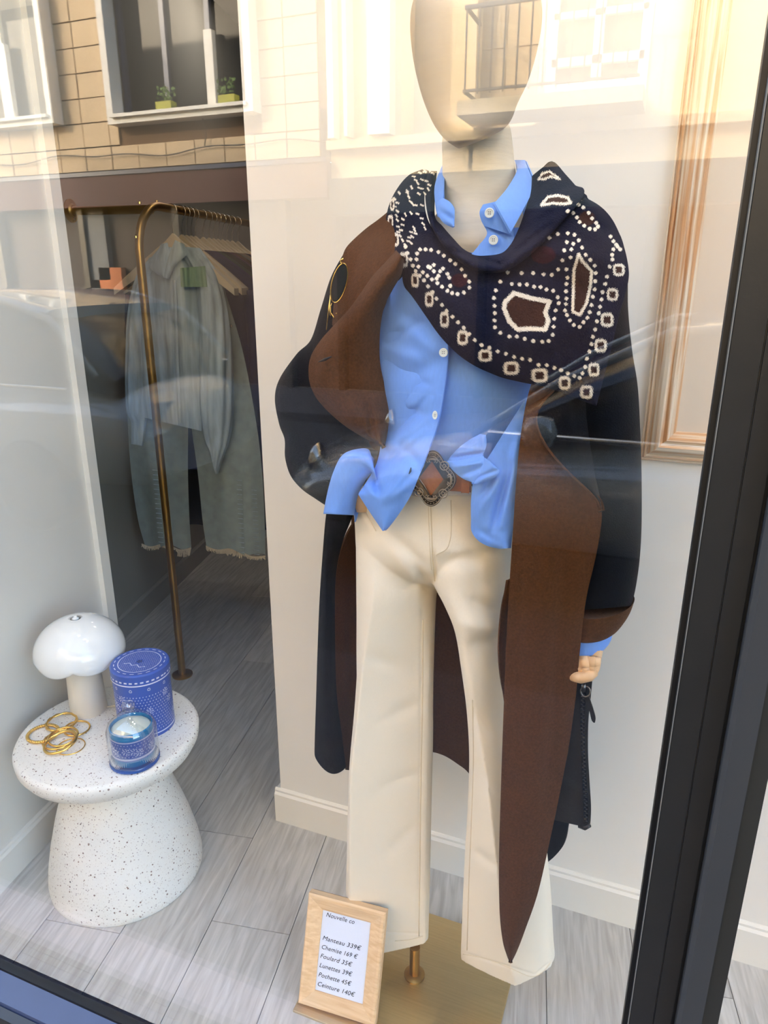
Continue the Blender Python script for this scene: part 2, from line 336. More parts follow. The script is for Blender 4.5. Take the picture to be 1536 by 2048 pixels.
# ================================================================ SETTING
def plank_floor():
    fl = B(); fl.box(-3.2, 1.6, .004, 4.6, -.05, -.0035); o = fl.make('floor', M('floor_joint', (120, 116, 108), .8)); tag(o, kind='structure')
    wm = Mwood('pale_grey_oak', (176, 172, 164), (205, 203, 196), .36, (26, 2.2, 1), 3.2, .12, .5)
    off = {0: .403, 1: .663, -1: .12, 2: .33, 3: .9, -2: .75, -3: .45, -4: .2}
    for i in range(-10, 16):
        c1 = -.59 - .19 * i; c0 = c1 - .19; s0 = off.get(i, random.uniform(0, 1.2)) - 2.4
        for k in range(7):
            a0, a1 = s0 + k * 1.2, s0 + (k + 1) * 1.2; g = .0009
            poly = [(c0 + g, a0 + g), (c1 - g, a0 + g), (c1 - g, a1 - g), (c0 + g, a1 - g)]
            q = [(x * math.cos(AB) - y * math.sin(AB), x * math.sin(AB) + y * math.cos(AB)) for x, y in poly]
            for ax, lim, sg in ((1, .006, 1), (0, -3.2, 1), (0, 1.5, -1), (1, 4.5, -1)):
                out = []
                for j in range(len(q)):
                    a, b = q[j], q[(j + 1) % len(q)]; ia, ib = (a[ax] - lim) * sg >= 0, (b[ax] - lim) * sg >= 0
                    if ia: out.append(a)
                    if ia != ib:
                        t = (lim - a[ax]) / (b[ax] - a[ax]); out.append((a[0] + t * (b[0] - a[0]), a[1] + t * (b[1] - a[1])))
                q = out
                if len(q) < 3: break
            if len(q) < 3: continue
            cx, cy = sum(a[0] for a in q) / len(q), sum(a[1] for a in q) / len(q)
            # keep what the window and the back room show
            if cy > 3.9 or (cx > -.6 and cy > 1.2): continue
            # local frame turned with the boards so the grain runs along them
            T = Matrix.Rotation(AB, 4, 'Z'); Ti = T.inverted(); c = Vector((cx, cy, 0))
            loc = [Ti @ (Vector((a[0], a[1], 0)) - c) for a in q]
            n = len(loc); V = [(v.x, v.y, -.0035) for v in loc] + [(v.x, v.y, 0) for v in loc]
            me = bpy.data.meshes.new('plank'); me.from_pydata(V, [], [tuple(range(n, 2 * n)), tuple(reversed(range(n)))] + [(j, (j + 1) % n, (j + 1) % n + n, j + n) for j in range(n)])
            me.materials.append(wm); p = bpy.data.objects.new('plank', me); COL.objects.link(p); p.parent = o; p.location = c; p.rotation_euler = (0, 0, AB)
plank_floor()
def struct(name, b, mat, parent=None, **k):
    o = b.make(name, mat, parent, **k)
    if parent is None: tag(o, kind='structure')
    return o
# partition behind the mannequin with its baseboard
struct('wall_back', B().box(-.848, 1.5, .605, .70, 0, 2.75), MW['white'])
bb = B(); prof = [(0, 0), (-.012, 0), (-.012, .088), (-.007, .094), (-.007, .100), (-.003, .105), (0, .105)]
bb.extr([(.605 + a, z) for a, z in prof], 'x', -.862, 1.5); bb.box(-.862, -.848, .605, .705, 0, .1)
struct('baseboard_back', bb, MW['trim'])
# left wall beside the glass
wl = B(); a0, a1 = np.array([-1.350, -.02]), np.array([-1.446, .690])
wl.add([(a0[0], a0[1], 0), (a1[0], a1[1], 0), (a1[0] - .12, a1[1] + .02, 0), (a0[0] - .6, a0[1], 0)] + [(a0[0], a0[1], 2.75), (a1[0], a1[1], 2.75), (a1[0] - .12, a1[1] + .02, 2.75), (a0[0] - .6, a0[1], 2.75)],
       [(0, 1, 5, 4), (1, 2, 6, 5), (2, 3, 7, 6), (3, 0, 4, 7), (4, 5, 6, 7), (3, 2, 1, 0)])
struct('wall_left', wl, MW['whitel'])
dv = (a1 - a0) / np.linalg.norm(a1 - a0); nn_ = np.array([dv[1], -dv[0]]); nn_ = nn_ if nn_[0] > 0 else -nn_
def strip(name, p0, p1, prof, mat):                  # profile (outward, z) run along a wall foot
    b = B(); d = (p1 - p0) / np.linalg.norm(p1 - p0); n = np.array([d[1], -d[0]]); n = n if n[0] > 0 else -n
    V = [(*(p + n * a), z) for p in (p0, p1) for a, z in prof]; k = len(prof)
    b.add(V, [tuple(range(k)), tuple(reversed(range(k, 2 * k)))] + [(i, (i + 1) % k, (i + 1) % k + k, i + k) for i in range(k)])
    return struct(name, b, mat)
pr2 = [(0, 0), (.012, 0), (.012, .082), (.007, .088), (.007, .093), (.003, .097), (0, .097)]
strip('baseboard_left', a0, a1 - dv * .03, pr2, MW['trim'])
strip('trim_1', a1 - dv * .034, a1 + dv * .004, [(0, 0), (.016, 0), (.016, 2.7), (0, 2.7)], MW['trim'])
# shaded side room behind
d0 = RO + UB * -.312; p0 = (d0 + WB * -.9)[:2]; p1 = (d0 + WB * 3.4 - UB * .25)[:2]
sw = B(); sw.add([(p0[0], p0[1], 0), (p1[0], p1[1], 0), (p1[0] - .1, p1[1], 0), (p0[0] - .1, p0[1], 0), (p0[0], p0[1], 2.75), (p1[0], p1[1], 2.75), (p1[0] - .1, p1[1], 2.75), (p0[0] - .1, p0[1], 2.75)],
                 [(0, 1, 5, 4), (1, 2, 6, 5), (2, 3, 7, 6), (3, 0, 4, 7), (4, 5, 6, 7), (3, 2, 1, 0)])
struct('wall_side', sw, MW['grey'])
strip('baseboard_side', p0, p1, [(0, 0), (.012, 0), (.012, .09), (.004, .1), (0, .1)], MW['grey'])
struct('wall_rear', B().box(-3.3, 1.5, 4.0, 4.1, 0, 2.75), MW['maroon'])
struct('wall_right', B().box(1.5, 1.6, -.05, 4.1, 0, 2.75), MW['whitel'])
struct('ceiling', B().box(-3.3, 1.6, .03, 4.1, 2.75, 2.85), MW['ceil'])
# shop front: glass, frame, own house wall above
win = B(); win.box(-1.42, .047, -.004, .004, -.008, 2.6); w1 = tag(win.make('window_1', PANE), kind='structure')
def part(name, b, mat, parent, **k): return b.make(name, mat, parent, **k)
part('gasket', B().box(-1.6, .052, -.012, .012, -.012, .0), MW['black2'], w1)
# sill profile in (Y, z), seen bottom left: gasket, sloping slate face, dark lip, stone
part('sill', B().extr([(-.010, -.006), (-.055, -.026), (-.062, -.05), (-.062, -.06), (-.004, -.06)], 'x', -2.6, .2), MW['slate'], w1)
part('lip', B().extr([(-.060, -.030), (-.076, -.036), (-.082, -.046), (-.098, -.048), (-.098, -.062), (-.060, -.062)], 'x', -2.6, .2), MW['black'], w1)
part('mullion_gasket', B().box(.044, .0495, -.014, .012, -.012, 2.6), MW['black2'], w1)
mul = [(.0495, .03), (.0495, -.016), (.052, -.018), (.079, -.018), (.0795, -.0165), (.0805, -.0165), (.081, -.018), (.101, -.018), (.1015, -.012), (.105, -.012), (.105, .03)]
part('mullion', B().extr(mul, 'z', -.06, 2.7), MW['black'], w1)
part('outer_post', B().extr([(.105, .03), (.105, -.030), (.1095, -.037), (.1320, -.037), (.1320, .03)], 'z', -.06, 2.7), M('grey_post_paint', (52, 54, 57), .42, var=.06), w1)
part('post_return', B().box(.1320, .150, -.0345, .03, -.06, 2.7), M('dark_post_paint', (38, 38, 36), .5, var=.06), w1)
part('mullion_bead', B().box(.0502, .0512, -.0185, -.015, -.06, 2.65), M('pale_bead', (110, 110, 108), .4), w1)
w2 = tag(B().box(.15, 1.5, -.004, .004, -.008, 2.6).make('window_2', PANE), kind='structure')
part('sill', B().extr([(-.010, -.006), (-.055, -.026), (-.062, -.06), (-.004, -.06)], 'x', .2, 1.6), MW['slate'], w2)
struct('wall_front', B().box(-14, 12, -.12, .03, 2.6, 6.9).box(-14, -2.2, -.1, .03, -.2, 2.6).box(1.6, 12, -.1, .03, -.2, 2.6).box(-14, 12, -.12, 9, 6.8, 6.9), MW['stucco'])
struct('wall_front_left', B().box(-2.3, -1.47, .0, .02, -.1, 2.62), MW['white'])
# unseen ceiling spots, added to brighten the display and the room behind
for i, (x, y) in enumerate(((-.45, .3), (-1.1, .35), (-1.2, 2.1), (-.1, .3), (-2.0, 2.6), (.45, .28))):
    t_ = thing('added_spot', 'added unseen ceiling downlight over the %s' % ('mannequin', 'side table', 'clothes rail', 'framed panel', 'back room', 'right end of the display')[i], 'lamp', (x, y, 2.745))
    B().lathe([(.045, 0), (.05, -.004), (.055, 0)], (x, y, 2.745), 24).make('bezel', MW['trim'], t_)
    B().lathe([(.04, 0), (.04, -.002)], (x, y, 2.745), 24).make('bulb', MW['emit'], t_)
    li = bpy.data.lights.new('added_spot_light', 'AREA'); li.shape = 'DISK'; li.size = .16; li.energy = (3.5, 1.6, 2.4, 3.5, 2.4, 5)[i]; li.color = (1, .93, .84)
    lo = bpy.data.objects.new('added_spot_light', li); COL.objects.link(lo); lo.parent = t_; lo.location = (0, 0, -.01)

# ================================================================ TRADITIONAL FRAME on the partition
def ornate():
    X0, Z0, X1, Z1 = -.031, 1.098, .62, 2.15; Yw = .605; w = .057
    t_ = thing('ornate_frame', 'large whitewashed wooden moulding frame hung on the white partition', 'frame', (X0, Yw, Z0))
    pr = [(0, .0), (0, .010), (.003, .013), (.005, .010), (.007, .016), (.010, .016), (.012, .012), (.016, .019), (.024, .028), (.030, .030), (.033, .024), (.036, .022), (.042, .026), (.046, .024), (.048, .016), (.052, .014), (.054, .010), (.057, .008), (.057, 0)]
    for (a, b, c, d) in (((X0, Z0), (X0, Z1), (1, 0), (0, 1)), ((X0, Z0), (X1, Z0), (0, 1), (1, 0)), ((X1, Z0), (X1, Z1), (-1, 0), (0, 1)), ((X0, Z1), (X1, Z1), (0, -1), (1, 0))):
        V = []
        for e, (p, s) in enumerate(((a, 1), (b, -1))):
            for off, h in pr:
                V.append((p[0] + c[0] * off + d[0] * off * s, Yw - h, p[1] + c[1] * off + d[1] * off * s))
        k = len(pr); bb = B(); bb.add(V, [(i, i + 1, i + 1 + k, i + k) for i in range(k - 1)] + [(k - 1, 0, k, 2 * k - 1)])
        o = bb.make('moulding', m_whitewash((8, 8, .3) if d == (0, 1) else (.3, 8, 8)), t_, smooth=True, angle=25)
    B().box(X0 + .05, X1 - .05, Yw - .006, Yw - .002, Z0 + .05, Z1 - .05).make('backing_panel', M('blush_panel_paint', (224, 210, 192), .6, var=.02), t_)
ornate()

# ================================================================ SIDE TABLE and what stands on it
TX, TY, TZ = -1.138, .322, .397
def side_table():
    t_ = thing('side_table', 'round white terrazzo side table with a flared pedestal foot', 'table', (TX, TY, 0))
    r = .2075
    top = [(0, TZ), (r - .012, TZ), (r - .004, TZ - .002), (r, TZ - .010), (r - .002, TZ - .028), (r - .012, TZ - .046), (r - .032, TZ - .062), (r - .06, TZ - .070), (.10, TZ - .073), (0, TZ - .073)]
    B().lathe(top, (TX, TY, 0), 96).make('tabletop', TERR, t_, smooth=True, angle=50)
    B().lathe([(0, TZ - .074), (.100, TZ - .074), (.112, TZ - .10), (.128, TZ - .15), (.147, TZ - .21), (.165, .12), (.178, .06), (.1835, .02), (.183, .004), (.180, 0), (0, 0)], (TX + .008, TY - .006, 0), 96).make('pedestal', TERR, t_, smooth=True, angle=50)
side_table()
def mushroom_lamp():
    c = F(184, 1411, TZ); x, y = c[0] - .012, c[1] + .004; x, y = -1.246, .374
    t_ = thing('mushroom_lamp', 'white mushroom lamp with a glossy scalloped dome shade on the side table', 'lamp', (x, y, TZ))
    B().lathe([(0, 0), (.043, 0), (.044, .002), (.042, .06), (.0395, .13), (.038, .19), (0, .19)], (x, y, TZ), 48).make('lamp_stem', MW['lampb'], t_, smooth=True, angle=50)
    n, k = 144, 26; rr, zt, zb = .1015, .250, .166; V = []
    for i in range(k):
        s = i / (k - 1)
        for j in range(n):
            th = 2 * math.pi * j / n; sc = abs(math.sin(3 * (th - R(-116))))      # cusps every 60 degrees
            lo = zb - .004 - .017 * sc ** .6 
            A = math.acos(0) * min(1, s / .72) 
            if s <= .72: r_, z_ = rr * math.sin(A), zb + (zt - zb) * math.cos(A)
            else:
                q = (s - .72) / .28; r_, z_ = rr * (1 - .045 * q ** 2 * (1 - .0 * sc)), zb + (lo - zb) * q
            V.append((x + r_ * math.cos(th), y + r_ * math.sin(th), TZ + z_))
    Fc = [(i * n + j, i * n + (j + 1) % n, (i + 1) * n + (j + 1) % n, (i + 1) * n + j) for i in range(1, k - 1) for j in range(n)]
    Fc += [(0, n + j, n + (j + 1) % n) for j in range(n)]
    o = mesh('lamp_shade', V, Fc, MW['lampw'], t_, True); md = o.modifiers.new('thick', 'SOLIDIFY'); md.thickness = .003; md.offset = -1
    B().lathe([(.008, zt - .002), (.008, zt + .002), (.004, zt + .005), (.004, zt + .008), (0, zt + .009)], (x, y, TZ), 20).make('finial', MW['lampw'], t_, smooth=True, angle=40)
    B().tube([(x + .035, y + .02, TZ + .003), (x + .06, y + .035, TZ + .003), (x + .085, y + .06, TZ + .003), (x + .10, y + .09, TZ + .003)], .0022, 8).make('power_cord', MW['fray'], t_, smooth=True)
mushroom_lamp()
BLU = np.array(lin((52, 84, 168))); WHT = np.array(lin((214, 218, 240)))
def print_fn(U, Z, R0, seed=1, bands=(), floral=(0, 1), script=None):
    """bandana print on a cylinder: U arc length, Z height (metres)"""
    rg = np.random.default_rng(seed); a = np.zeros_like(U)
    m_ = (Z > floral[0]) & (Z < floral[1]); per = 2 * math.pi * R0
    g = .0072; uu = U / g + (np.floor(Z / g) % 2) * .5; du = (uu - np.floor(uu) - .5) * g; dz = (Z / g - np.floor(Z / g) - .5) * g
    a = np.maximum(a, np.where(m_ & (np.hypot(du, dz) < .0011), .85, 0))
    for _ in range(16):
        cu, cz = rg.uniform(0, per), rg.uniform(floral[0] + .008, floral[1] - .008)
        d = (U - cu + per / 2) % per - per / 2; z = Z - cz; r = np.hypot(d, z); th = np.arctan2(z, d)
        ring = (np.abs(r - .0078) < .0011) & (np.cos(th * 8) > -.1); pet = (r > .0022) & (r < .006) & (np.cos(th * 5) > .2); clear = (r < .0105)
        a = np.where(clear & m_, 0, a); a = np.where(m_ & (ring | pet | (r < .0008)), .75, a)
    for z0, z1, kind in bands:
        b = (Z > z0) & (Z < z1)
        if kind == 'solid': a = np.where(b, 1, a)
        if kind == 'dash': a = np.where(b, np.where((U / .0125) % 1 < .55, .9, 0), a)
        if kind == 'twist': a = np.where(b, np.where(((U + (Z - z0) * 1.0) / .0035) % 1 < .72, .95, .3), a)
        if kind == 'blank': a = np.where(b, 0, a)
    if script is not None:
        u0, z0 = script; d = (U - u0 + per / 2) % per - per / 2; z = Z - z0
        for k in range(2):
            zz = z + k * .010; w = .0035 * np.sin(d * 900 + k) * np.exp(-((d) / .03) ** 2) - d * .38
            a = np.where((np.abs(zz - w) < .0011) & (np.abs(d) < .028), 1, a)
    return BLU[None] * (1 - a[:, None]) + WHT[None] * a[:, None]
def painted_cyl(name, prof, c, mat, parent, fn, n=420, sub=None):
    pr = [];                                          # densify the profile
    for (r0, z0), (r1, z1) in zip(prof, prof[1:]):
        k = max(1, int(math.hypot(r1 - r0, z1 - z0) / .0009)); pr += [(r0 + (r1 - r0) * i / k, z0 + (z1 - z0) * i / k) for i in range(k)]
    pr.append(prof[-1]); t = np.linspace(0, 2 * math.pi, n, endpoint=False); r = np.array([p[0] for p in pr])[:, None]; z = np.array([p[1] for p in pr])[:, None]
    X = c[0] + r * np.cos(t); Y = c[1] + r * np.sin(t); Z = c[2] + z + 0 * X; V = np.stack([X, Y, Z], -1).reshape(-1, 3); k = len(pr)
    i = (np.arange(k - 1)[:, None] * n + np.arange(n)[None]).ravel(); j = (np.arange(k - 1)[:, None] * n + (np.arange(n)[None] + 1) % n).ravel()
    o = mesh(name, V, np.stack([i, j, j + n, i + n], 1), mat, parent, True, angle=50)
    col = fn((t[None] + 0 * r).ravel(), (r + 0 * t[None]).ravel(), (z + 0 * t[None]).ravel())
    at = o.data.color_attributes.new('Col', 'FLOAT_COLOR', 'POINT'); at.data.foreach_set('color', np.concatenate([col, np.ones((len(col), 1))], 1).astype(np.float32).ravel()); return o
def tin():
    x, y = -1.072, .379; r = .0650; h = .164
    t_ = thing('candle_tin', 'tall round blue tin with white bandana print beside the mushroom lamp', 'tin', (x, y, TZ))
    def side(t, rr, z):
        c = print_fn(t * r, z, r, 3, ((0, .006, 'blank'), (.0075, .0105, 'solid'), (.118, .158, 'blank'), (.119, .1195, 'solid')), (.012, .116), (r * R(-128), .092))
        for k in range(10):                           # little rings under the lid
            a = R(36 * k); d = np.hypot(((t - a + math.pi) % (2 * math.pi) - math.pi) * r, z - .129); c[np.abs(d - .003) < .0007] = WHT * .8
        return c
    painted_cyl('tin_body', [(r, 0), (r, h - .002)], (x, y, TZ), MW['paintb'], t_, side)
    B().lathe([(0, .0005), (r - .0005, .0005), (r - .0005, .003), (0, .003)], (x, y, TZ), 60).make('tin_base', MW['cyan'], t_)
    R2 = r + .0022
    def lid(t, rr, z):
        c = print_fn(t * R2, z, R2, 4, ((.141, .1445, 'solid'), (.149, .1525, 'dash'), (.1445, .149, 'blank'), (.1525, 1, 'blank')), (9, 10))
        top = z > h + .004; X, Yc = rr * np.cos(t), rr * np.sin(t); g = .005
        dd = np.hypot(((X / g + (np.floor(Yc / g) % 2) * .5) % 1 - .5) * g, ((Yc / g) % 1 - .5) * g)
        c[top & (rr < .046) & (dd < .0009)] = WHT * .8; c[top & (np.abs(rr - .0485) < .0011)] = WHT
        c[top & (np.abs(rr - .0575) < .0012) & ((t * 20 / math.pi) % 2 < 1)] = WHT
        s = top & (np.abs(Yc + .018 - .003 * np.sin(X * 300)) < .001) & (np.abs(X) < .028); c[s] = WHT
        c[top & (rr < .009)] = BLU; c[top & (rr < .0065) & (np.cos(5 * t) > -.2)] = np.array(lin((24, 26, 40)))
        return c
    painted_cyl('lid', [(R2, .141), (R2, h + .002), (R2 - .003, h + .0055), (.0005, h + .0055)], (x, y, TZ), MW['paintb'], t_, lid)
tin()
def candle():
    x, y = -1.007, .259; r = .0535
    t_ = thing('candle_jar', 'blue scented candle with printed band under a clear glass cloche', 'candle', (x, y, TZ))
    B().lathe([(0, 0), (.051, 0), (.054, .003), (.054, .008), (.052, .011), (0, .011)], (x, y, TZ), 64).make('saucer', M('blue_glass_base', (30, 74, 150), .12, spec=.7), t_, smooth=True, angle=40)
    vr = .0455
    painted_cyl('label_band', [(vr + .0004, .028), (vr + .0004, .078)], (x, y, TZ), MW['paintb'], t_,
                lambda t, rr, z: print_fn(t * vr, z, vr, 8, ((.028, .0305, 'blank'), (.0305, .0345, 'twist'), (.0735, .077, 'twist')), (.036, .072), (vr * R(-125), .062)))
    B().lathe([(0, .011), (.043, .011), (vr, .014), (vr, .092), (vr - .0025, .094), (vr - .0025, .084), (0, .084)], (x, y, TZ), 64).make('candle_glass', MW['cyan'], t_, smooth=True, angle=40)
    B().lathe([(0, .0875), (.039, .088), (.0425, .0845)], (x, y, TZ), 48).make('wax', MW['wax'], t_, smooth=True)
    B().tube([(x, y, TZ + .086), (x + .001, y, TZ + .093)], .0009, 6).make('wick', MW['stitch'], t_)
    H = .122
    dome = [(r, .011), (r, .06), (r - .0005, .084), (r - .006, .098), (r - .018, .108), (r - .034, H), (.012, H + .001), (.009, H + .003), (.0095, H + .008), (.013, H + .011), (.014, H + .020), (.012, H + .024), (0, H + .025)]
    B().lathe(dome, (x, y, TZ), 64).make('cloche', CLOCHE, t_, smooth=True)
candle()
def bangles():
    grp = 'gold bangles on the side table'
    specs = [('braided', (86, 1467), .0335, .0030, 'thick gold bangle braided like rope, leftmost in the pile'),
             ('twist', (123, 1444), .0335, .0026, 'gold bangle with a loose twist, at the back of the pile'),
             ('thin', (154, 1457), .0285, .0022, 'smooth gold bangle at the right edge of the pile'),
             ('plain', (118, 1480), .0340, .0028, 'smooth gold bangle under the tilted one'),
             ('plain', (121, 1484), .0355, .0032, 'smooth thick gold bangle lying tilted on top, nearest the front'),
             ('plain', (126, 1473), .0320, .0025, 'smooth gold bangle in the middle of the pile'),
             ('wire', (142, 1493), .0300, .0013, 'very thin gold wire bangle at the front right of the pile')]
    zs = [.0045, .0085, .0028, .0032, .0125, .0080, .0016]; tilt = [(0, 0), (.05, .03), (0, .05), (0, 0), (.17, -.10), (.08, .05), (0, .02)]
    for (kind, (px, py), r, w, lab), z, (tx, ty) in zip(specs, zs, tilt):
        c = F(px, py, TZ + z); rot = Matrix.Rotation(tx, 3, 'X') @ Matrix.Rotation(ty, 3, 'Y')
        if z < .1: c[2] = TZ + max(z, w + r * (abs(tx) + abs(ty)) * .8 + .0002)
        def ring(rf, n, ph=0):
            return [np.array(c) + np.array(rot @ Vector(rf(2 * math.pi * i / n + 0))) for i in range(n)]
        b = B()
        if kind == 'braided':
            for k in range(3):
                b.tube(ring(lambda t, k=k: ((r + .0018 * math.cos(14 * t + k * 2.094)) * math.cos(t), (r + .0018 * math.cos(14 * t + k * 2.094)) * math.sin(t), .0016 * math.sin(28 * t + k * 2.094 * 2)), 200), .0022, 7, closed=True)
        elif kind == 'twist':
            for k in range(2):
                b.tube(ring(lambda t, k=k: ((r + .0015 * math.cos(5 * t + k * math.pi)) * math.cos(t), (r + .0015 * math.cos(5 * t + k * math.pi)) * math.sin(t), .0012 * math.sin(5 * t + k * math.pi)), 160), .0023, 8, closed=True)
        else: b.tube(ring(lambda t: (r * math.cos(t), r * math.sin(t), 0), 96), w, 10, closed=True)
        tag(b.make('bangle', MW['gold'], None, smooth=True), lab, 'bracelet', grp)
bangles()

# ================================================================ PRICE FRAME
def price_frame():
    BL, BR = F(598, 2003, .0088), F(752, 2049, .0088); BR[1] = BL[1] + .012
    ex = Vector(BR - BL); Wd = ex.length; ex.normalize(); TL = Vector(P(628, 1785, .228)); up = TL - Vector(BL); up -= ex * up.dot(ex); Hh = up.length; up.normalize(); nz = ex.cross(up)   # toward the glass
    if nz.y > 0: nz = -nz
    T = Matrix((( ex.x, nz.x, up.x, BL[0]), (ex.y, nz.y, up.y, BL[1]), (ex.z, nz.z, up.z, BL[2]), (0, 0, 0, 1)))   # local: x across, y outward, z up
    t_ = thing('price_frame', 'small pale wood picture frame with a handwritten style price list on the gold plate', 'frame', BL)
    w = .031; pr = [(0, -.012), (0, .004), (.003, .007), (.008, .007)] + [(.009 + k * .0022 + d, .0068 - .0008 * k - (.0006 if d else 0)) for k in range(9) for d in (0, .0011)] + [(w, -.002), (w, -.012)]
    for a, b, c, d in (((0, 0), (0, Hh), (1, 0), (0, 1)), ((0, 0), (Wd, 0), (0, 1), (1, 0)), ((Wd, 0), (Wd, Hh), (-1, 0), (0, 1)), ((0, Hh), (Wd, Hh), (0, -1), (1, 0))):
        V = [tuple(T @ Vector((p[0] + c[0] * o_ + d[0] * o_ * s, h, p[1] + c[1] * o_ + d[1] * o_ * s))) for p, s in ((a, 1), (b, -1)) for o_, h in pr]
        k = len(pr); o = B().add(V, [(i, i + 1, i + 1 + k, i + k) for i in range(k - 1)] + [(k - 1, 0, k, 2 * k - 1)]).make('frame_rail', MW['oak'], t_)
    B().box(w - .002, Wd - w + .002, -.006, -.0045, w - .002, Hh - w + .002, T=T).make('price_card', MW['card'], t_)
    B().box(.002, Wd - .002, -.02, -.0105, -.002, Hh - .004, T=T).make('back_board', M('dark_backing', (96, 76, 56), .7), t_)
    S = B(); c0 = T @ Vector((Wd / 2, -.02, Hh * .7)); ft = Vector((c0.x, c0.y + .05, .008)); 
    S.tube([tuple(c0), tuple(ft)], .004, 8).make('easel_leg', M('dark_easel', (90, 70, 50), .7), t_)
    lines = [('Nouvelle co', .0, .07, .60), ('Manteau 339\u20ac', .034, .04, .82), ('Chemise 169 \u20ac', .047, .035, .77), ('Foulard 35\u20ac', .060, .03, .68), ('Lunettes 39\u20ac', .0735, .03, .70), ('Pochette 45\u20ac', .087, .03, .70), ('Ceinture 140\u20ac', .1005, .025, .80)]
    top = Hh - w - .013; k = (Hh - 2 * w - .018) / .1035; cw = Wd - 2 * w
    for s, dz, dx, fw in lines:
        cu = bpy.data.curves.new('lettering', 'FONT'); cu.body = s; cu.size = .0128; cu.shear = .28; cu.space_character = 1.03; cu.extrude = .0001; cu.offset = 0; cu.resolution_u = 3
        to = bpy.data.objects.new('lettering', cu); COL.objects.link(to); me = bpy.data.meshes.new_from_object(to.evaluated_get(bpy.context.evaluated_depsgraph_get()))
        bpy.data.objects.remove(to); ww = max(v.co.x for v in me.vertices); q = Matrix(((fw * cw / ww, 0, 0, w + dx * cw), (0, 0, 1, -.0043), (0, 1, 0, top - dz * k), (0, 0, 0, 1)))
        me.transform(T @ q); link(me, 'lettering', t_, [MW['ink']])
price_frame()

# ================================================================ MANNEQUIN
MX, MY = -.355, .298
def mannequin():
    t_ = thing('mannequin', 'faceless egg-headed linen mannequin with wooden hands on a gold base plate', 'mannequin', (MX, MY, 0))
    head = [(940, -95, 985, -95, .30, .02), (895, -80, 1035, -80, .30, .055), (860, -50, 1062, -50, .30, .08), (838, 0, 1078, 2, .30, .1), (832, 50, 1079, 50, .30, .105), (836, 110, 1068, 110, .295, .1), (846, 165, 1051, 165, .29, .092), (859, 212, 1031, 208, .28, .08), (875, 250, 1020, 238, .268, .07), (892, 276, 1005, 258, .258, .055), (908, 290, 975, 275, .248, .035), (918, 297, 942, 289, .24, .012)]
    V, Fc = limb(head, 56, 70); mesh('head', V, Fc, MW['facef'], t_)
    neck = [(905, 235, 1010, 235, .335, .045), (889, 270, 1020, 262, .33, .052), (888, 320, 1027, 320, .325, .053), (888, 370, 1033, 370, .32, .054), (884, 410, 1040, 410, .315, .058), (866, 445, 1062, 445, .31, .07), (830, 480, 1120, 480, .305, .082), (790, 520, 1160, 520, .31, .085), (790, 600, 1130, 600, .31, .085), (800, 720, 1090, 720, .31, .08), (810, 850, 1020, 850, .31, .07), (800, 950, 990, 950, .31, .07)]
    V, Fc = limb(neck, 56, 90, pv=.0); mesh('torso', V, Fc, MW['linen'], t_)
    sp = B(); sp.tube([(MX, MY, .006), (MX, MY, .085)], .0108, 20).make('support_rod', MW['darkbrass'], t_, smooth=True, angle=50)
    B().lathe([(0, 0), (.022, 0), (.022, .004), (.018, .006), (.014, .007), (0, .007)], (MX, MY, .006), 40).make('rod_flange', MW['darkbrass'], t_, smooth=True, angle=40)
    B().box(-.560, -.160, .135, .458, 0, .006).make('base_plate', MW['plate'], t_, bevel=.001)
    # right-hand side of the picture: wooden jointed hand closed over the pouch
    V, Fc = limb([(1150, 1285, 1208, 1285, .245, .022), (1155, 1312, 1204, 1314, .245, .021), (1156, 1325, 1198, 1328, .243, .019), (1160, 1342, 1190, 1344, .24, .015)], 24, 20)
    h = mesh('hand', V, Fc, MW['beech'], t_)
    fin = [[(1158, 1312, .222), (1160, 1335, .214), (1164, 1350, .222)], [(1170, 1312, .219), (1172, 1336, .210), (1174, 1352, .218)], [(1182, 1313, .220), (1183, 1334, .213), (1182, 1349, .221)], [(1193, 1314, .224), (1192, 1331, .220), (1188, 1344, .226)]]
    for f in fin:
        q = [P(*a) for a in f]; b = B(); b.tube([q[0], q[0] * .5 + q[1] * .5, q[1]], [.0066, .0072, .0066], 12).tube([q[1], q[1] * .5 + q[2] * .5, q[2]], [.0064, .0068, .0058], 12)
        b.lathe([(0, -.0064), (.005, -.004), (.0064, 0), (.005, .004), (0, .0064)], q[1], 12); b.make('finger', MW['beech'], h, smooth=True)
    q = [P(1140, 1350, .212), P(1162, 1356, .205), P(1180, 1352, .207), P(1190, 1345, .215)]
    B().tube(q, [.0085, .0085, .008, .006], 14).make('thumb', MW['beech'], h, smooth=True)
    V, Fc = limb([(702, 965, 735, 975, .235, .02), (708, 995, 735, 1000, .235, .018), (716, 1025, 742, 1025, .24, .016)], 20, 16); mesh('hand', V, Fc, MW['beech'], t_)
mannequin()

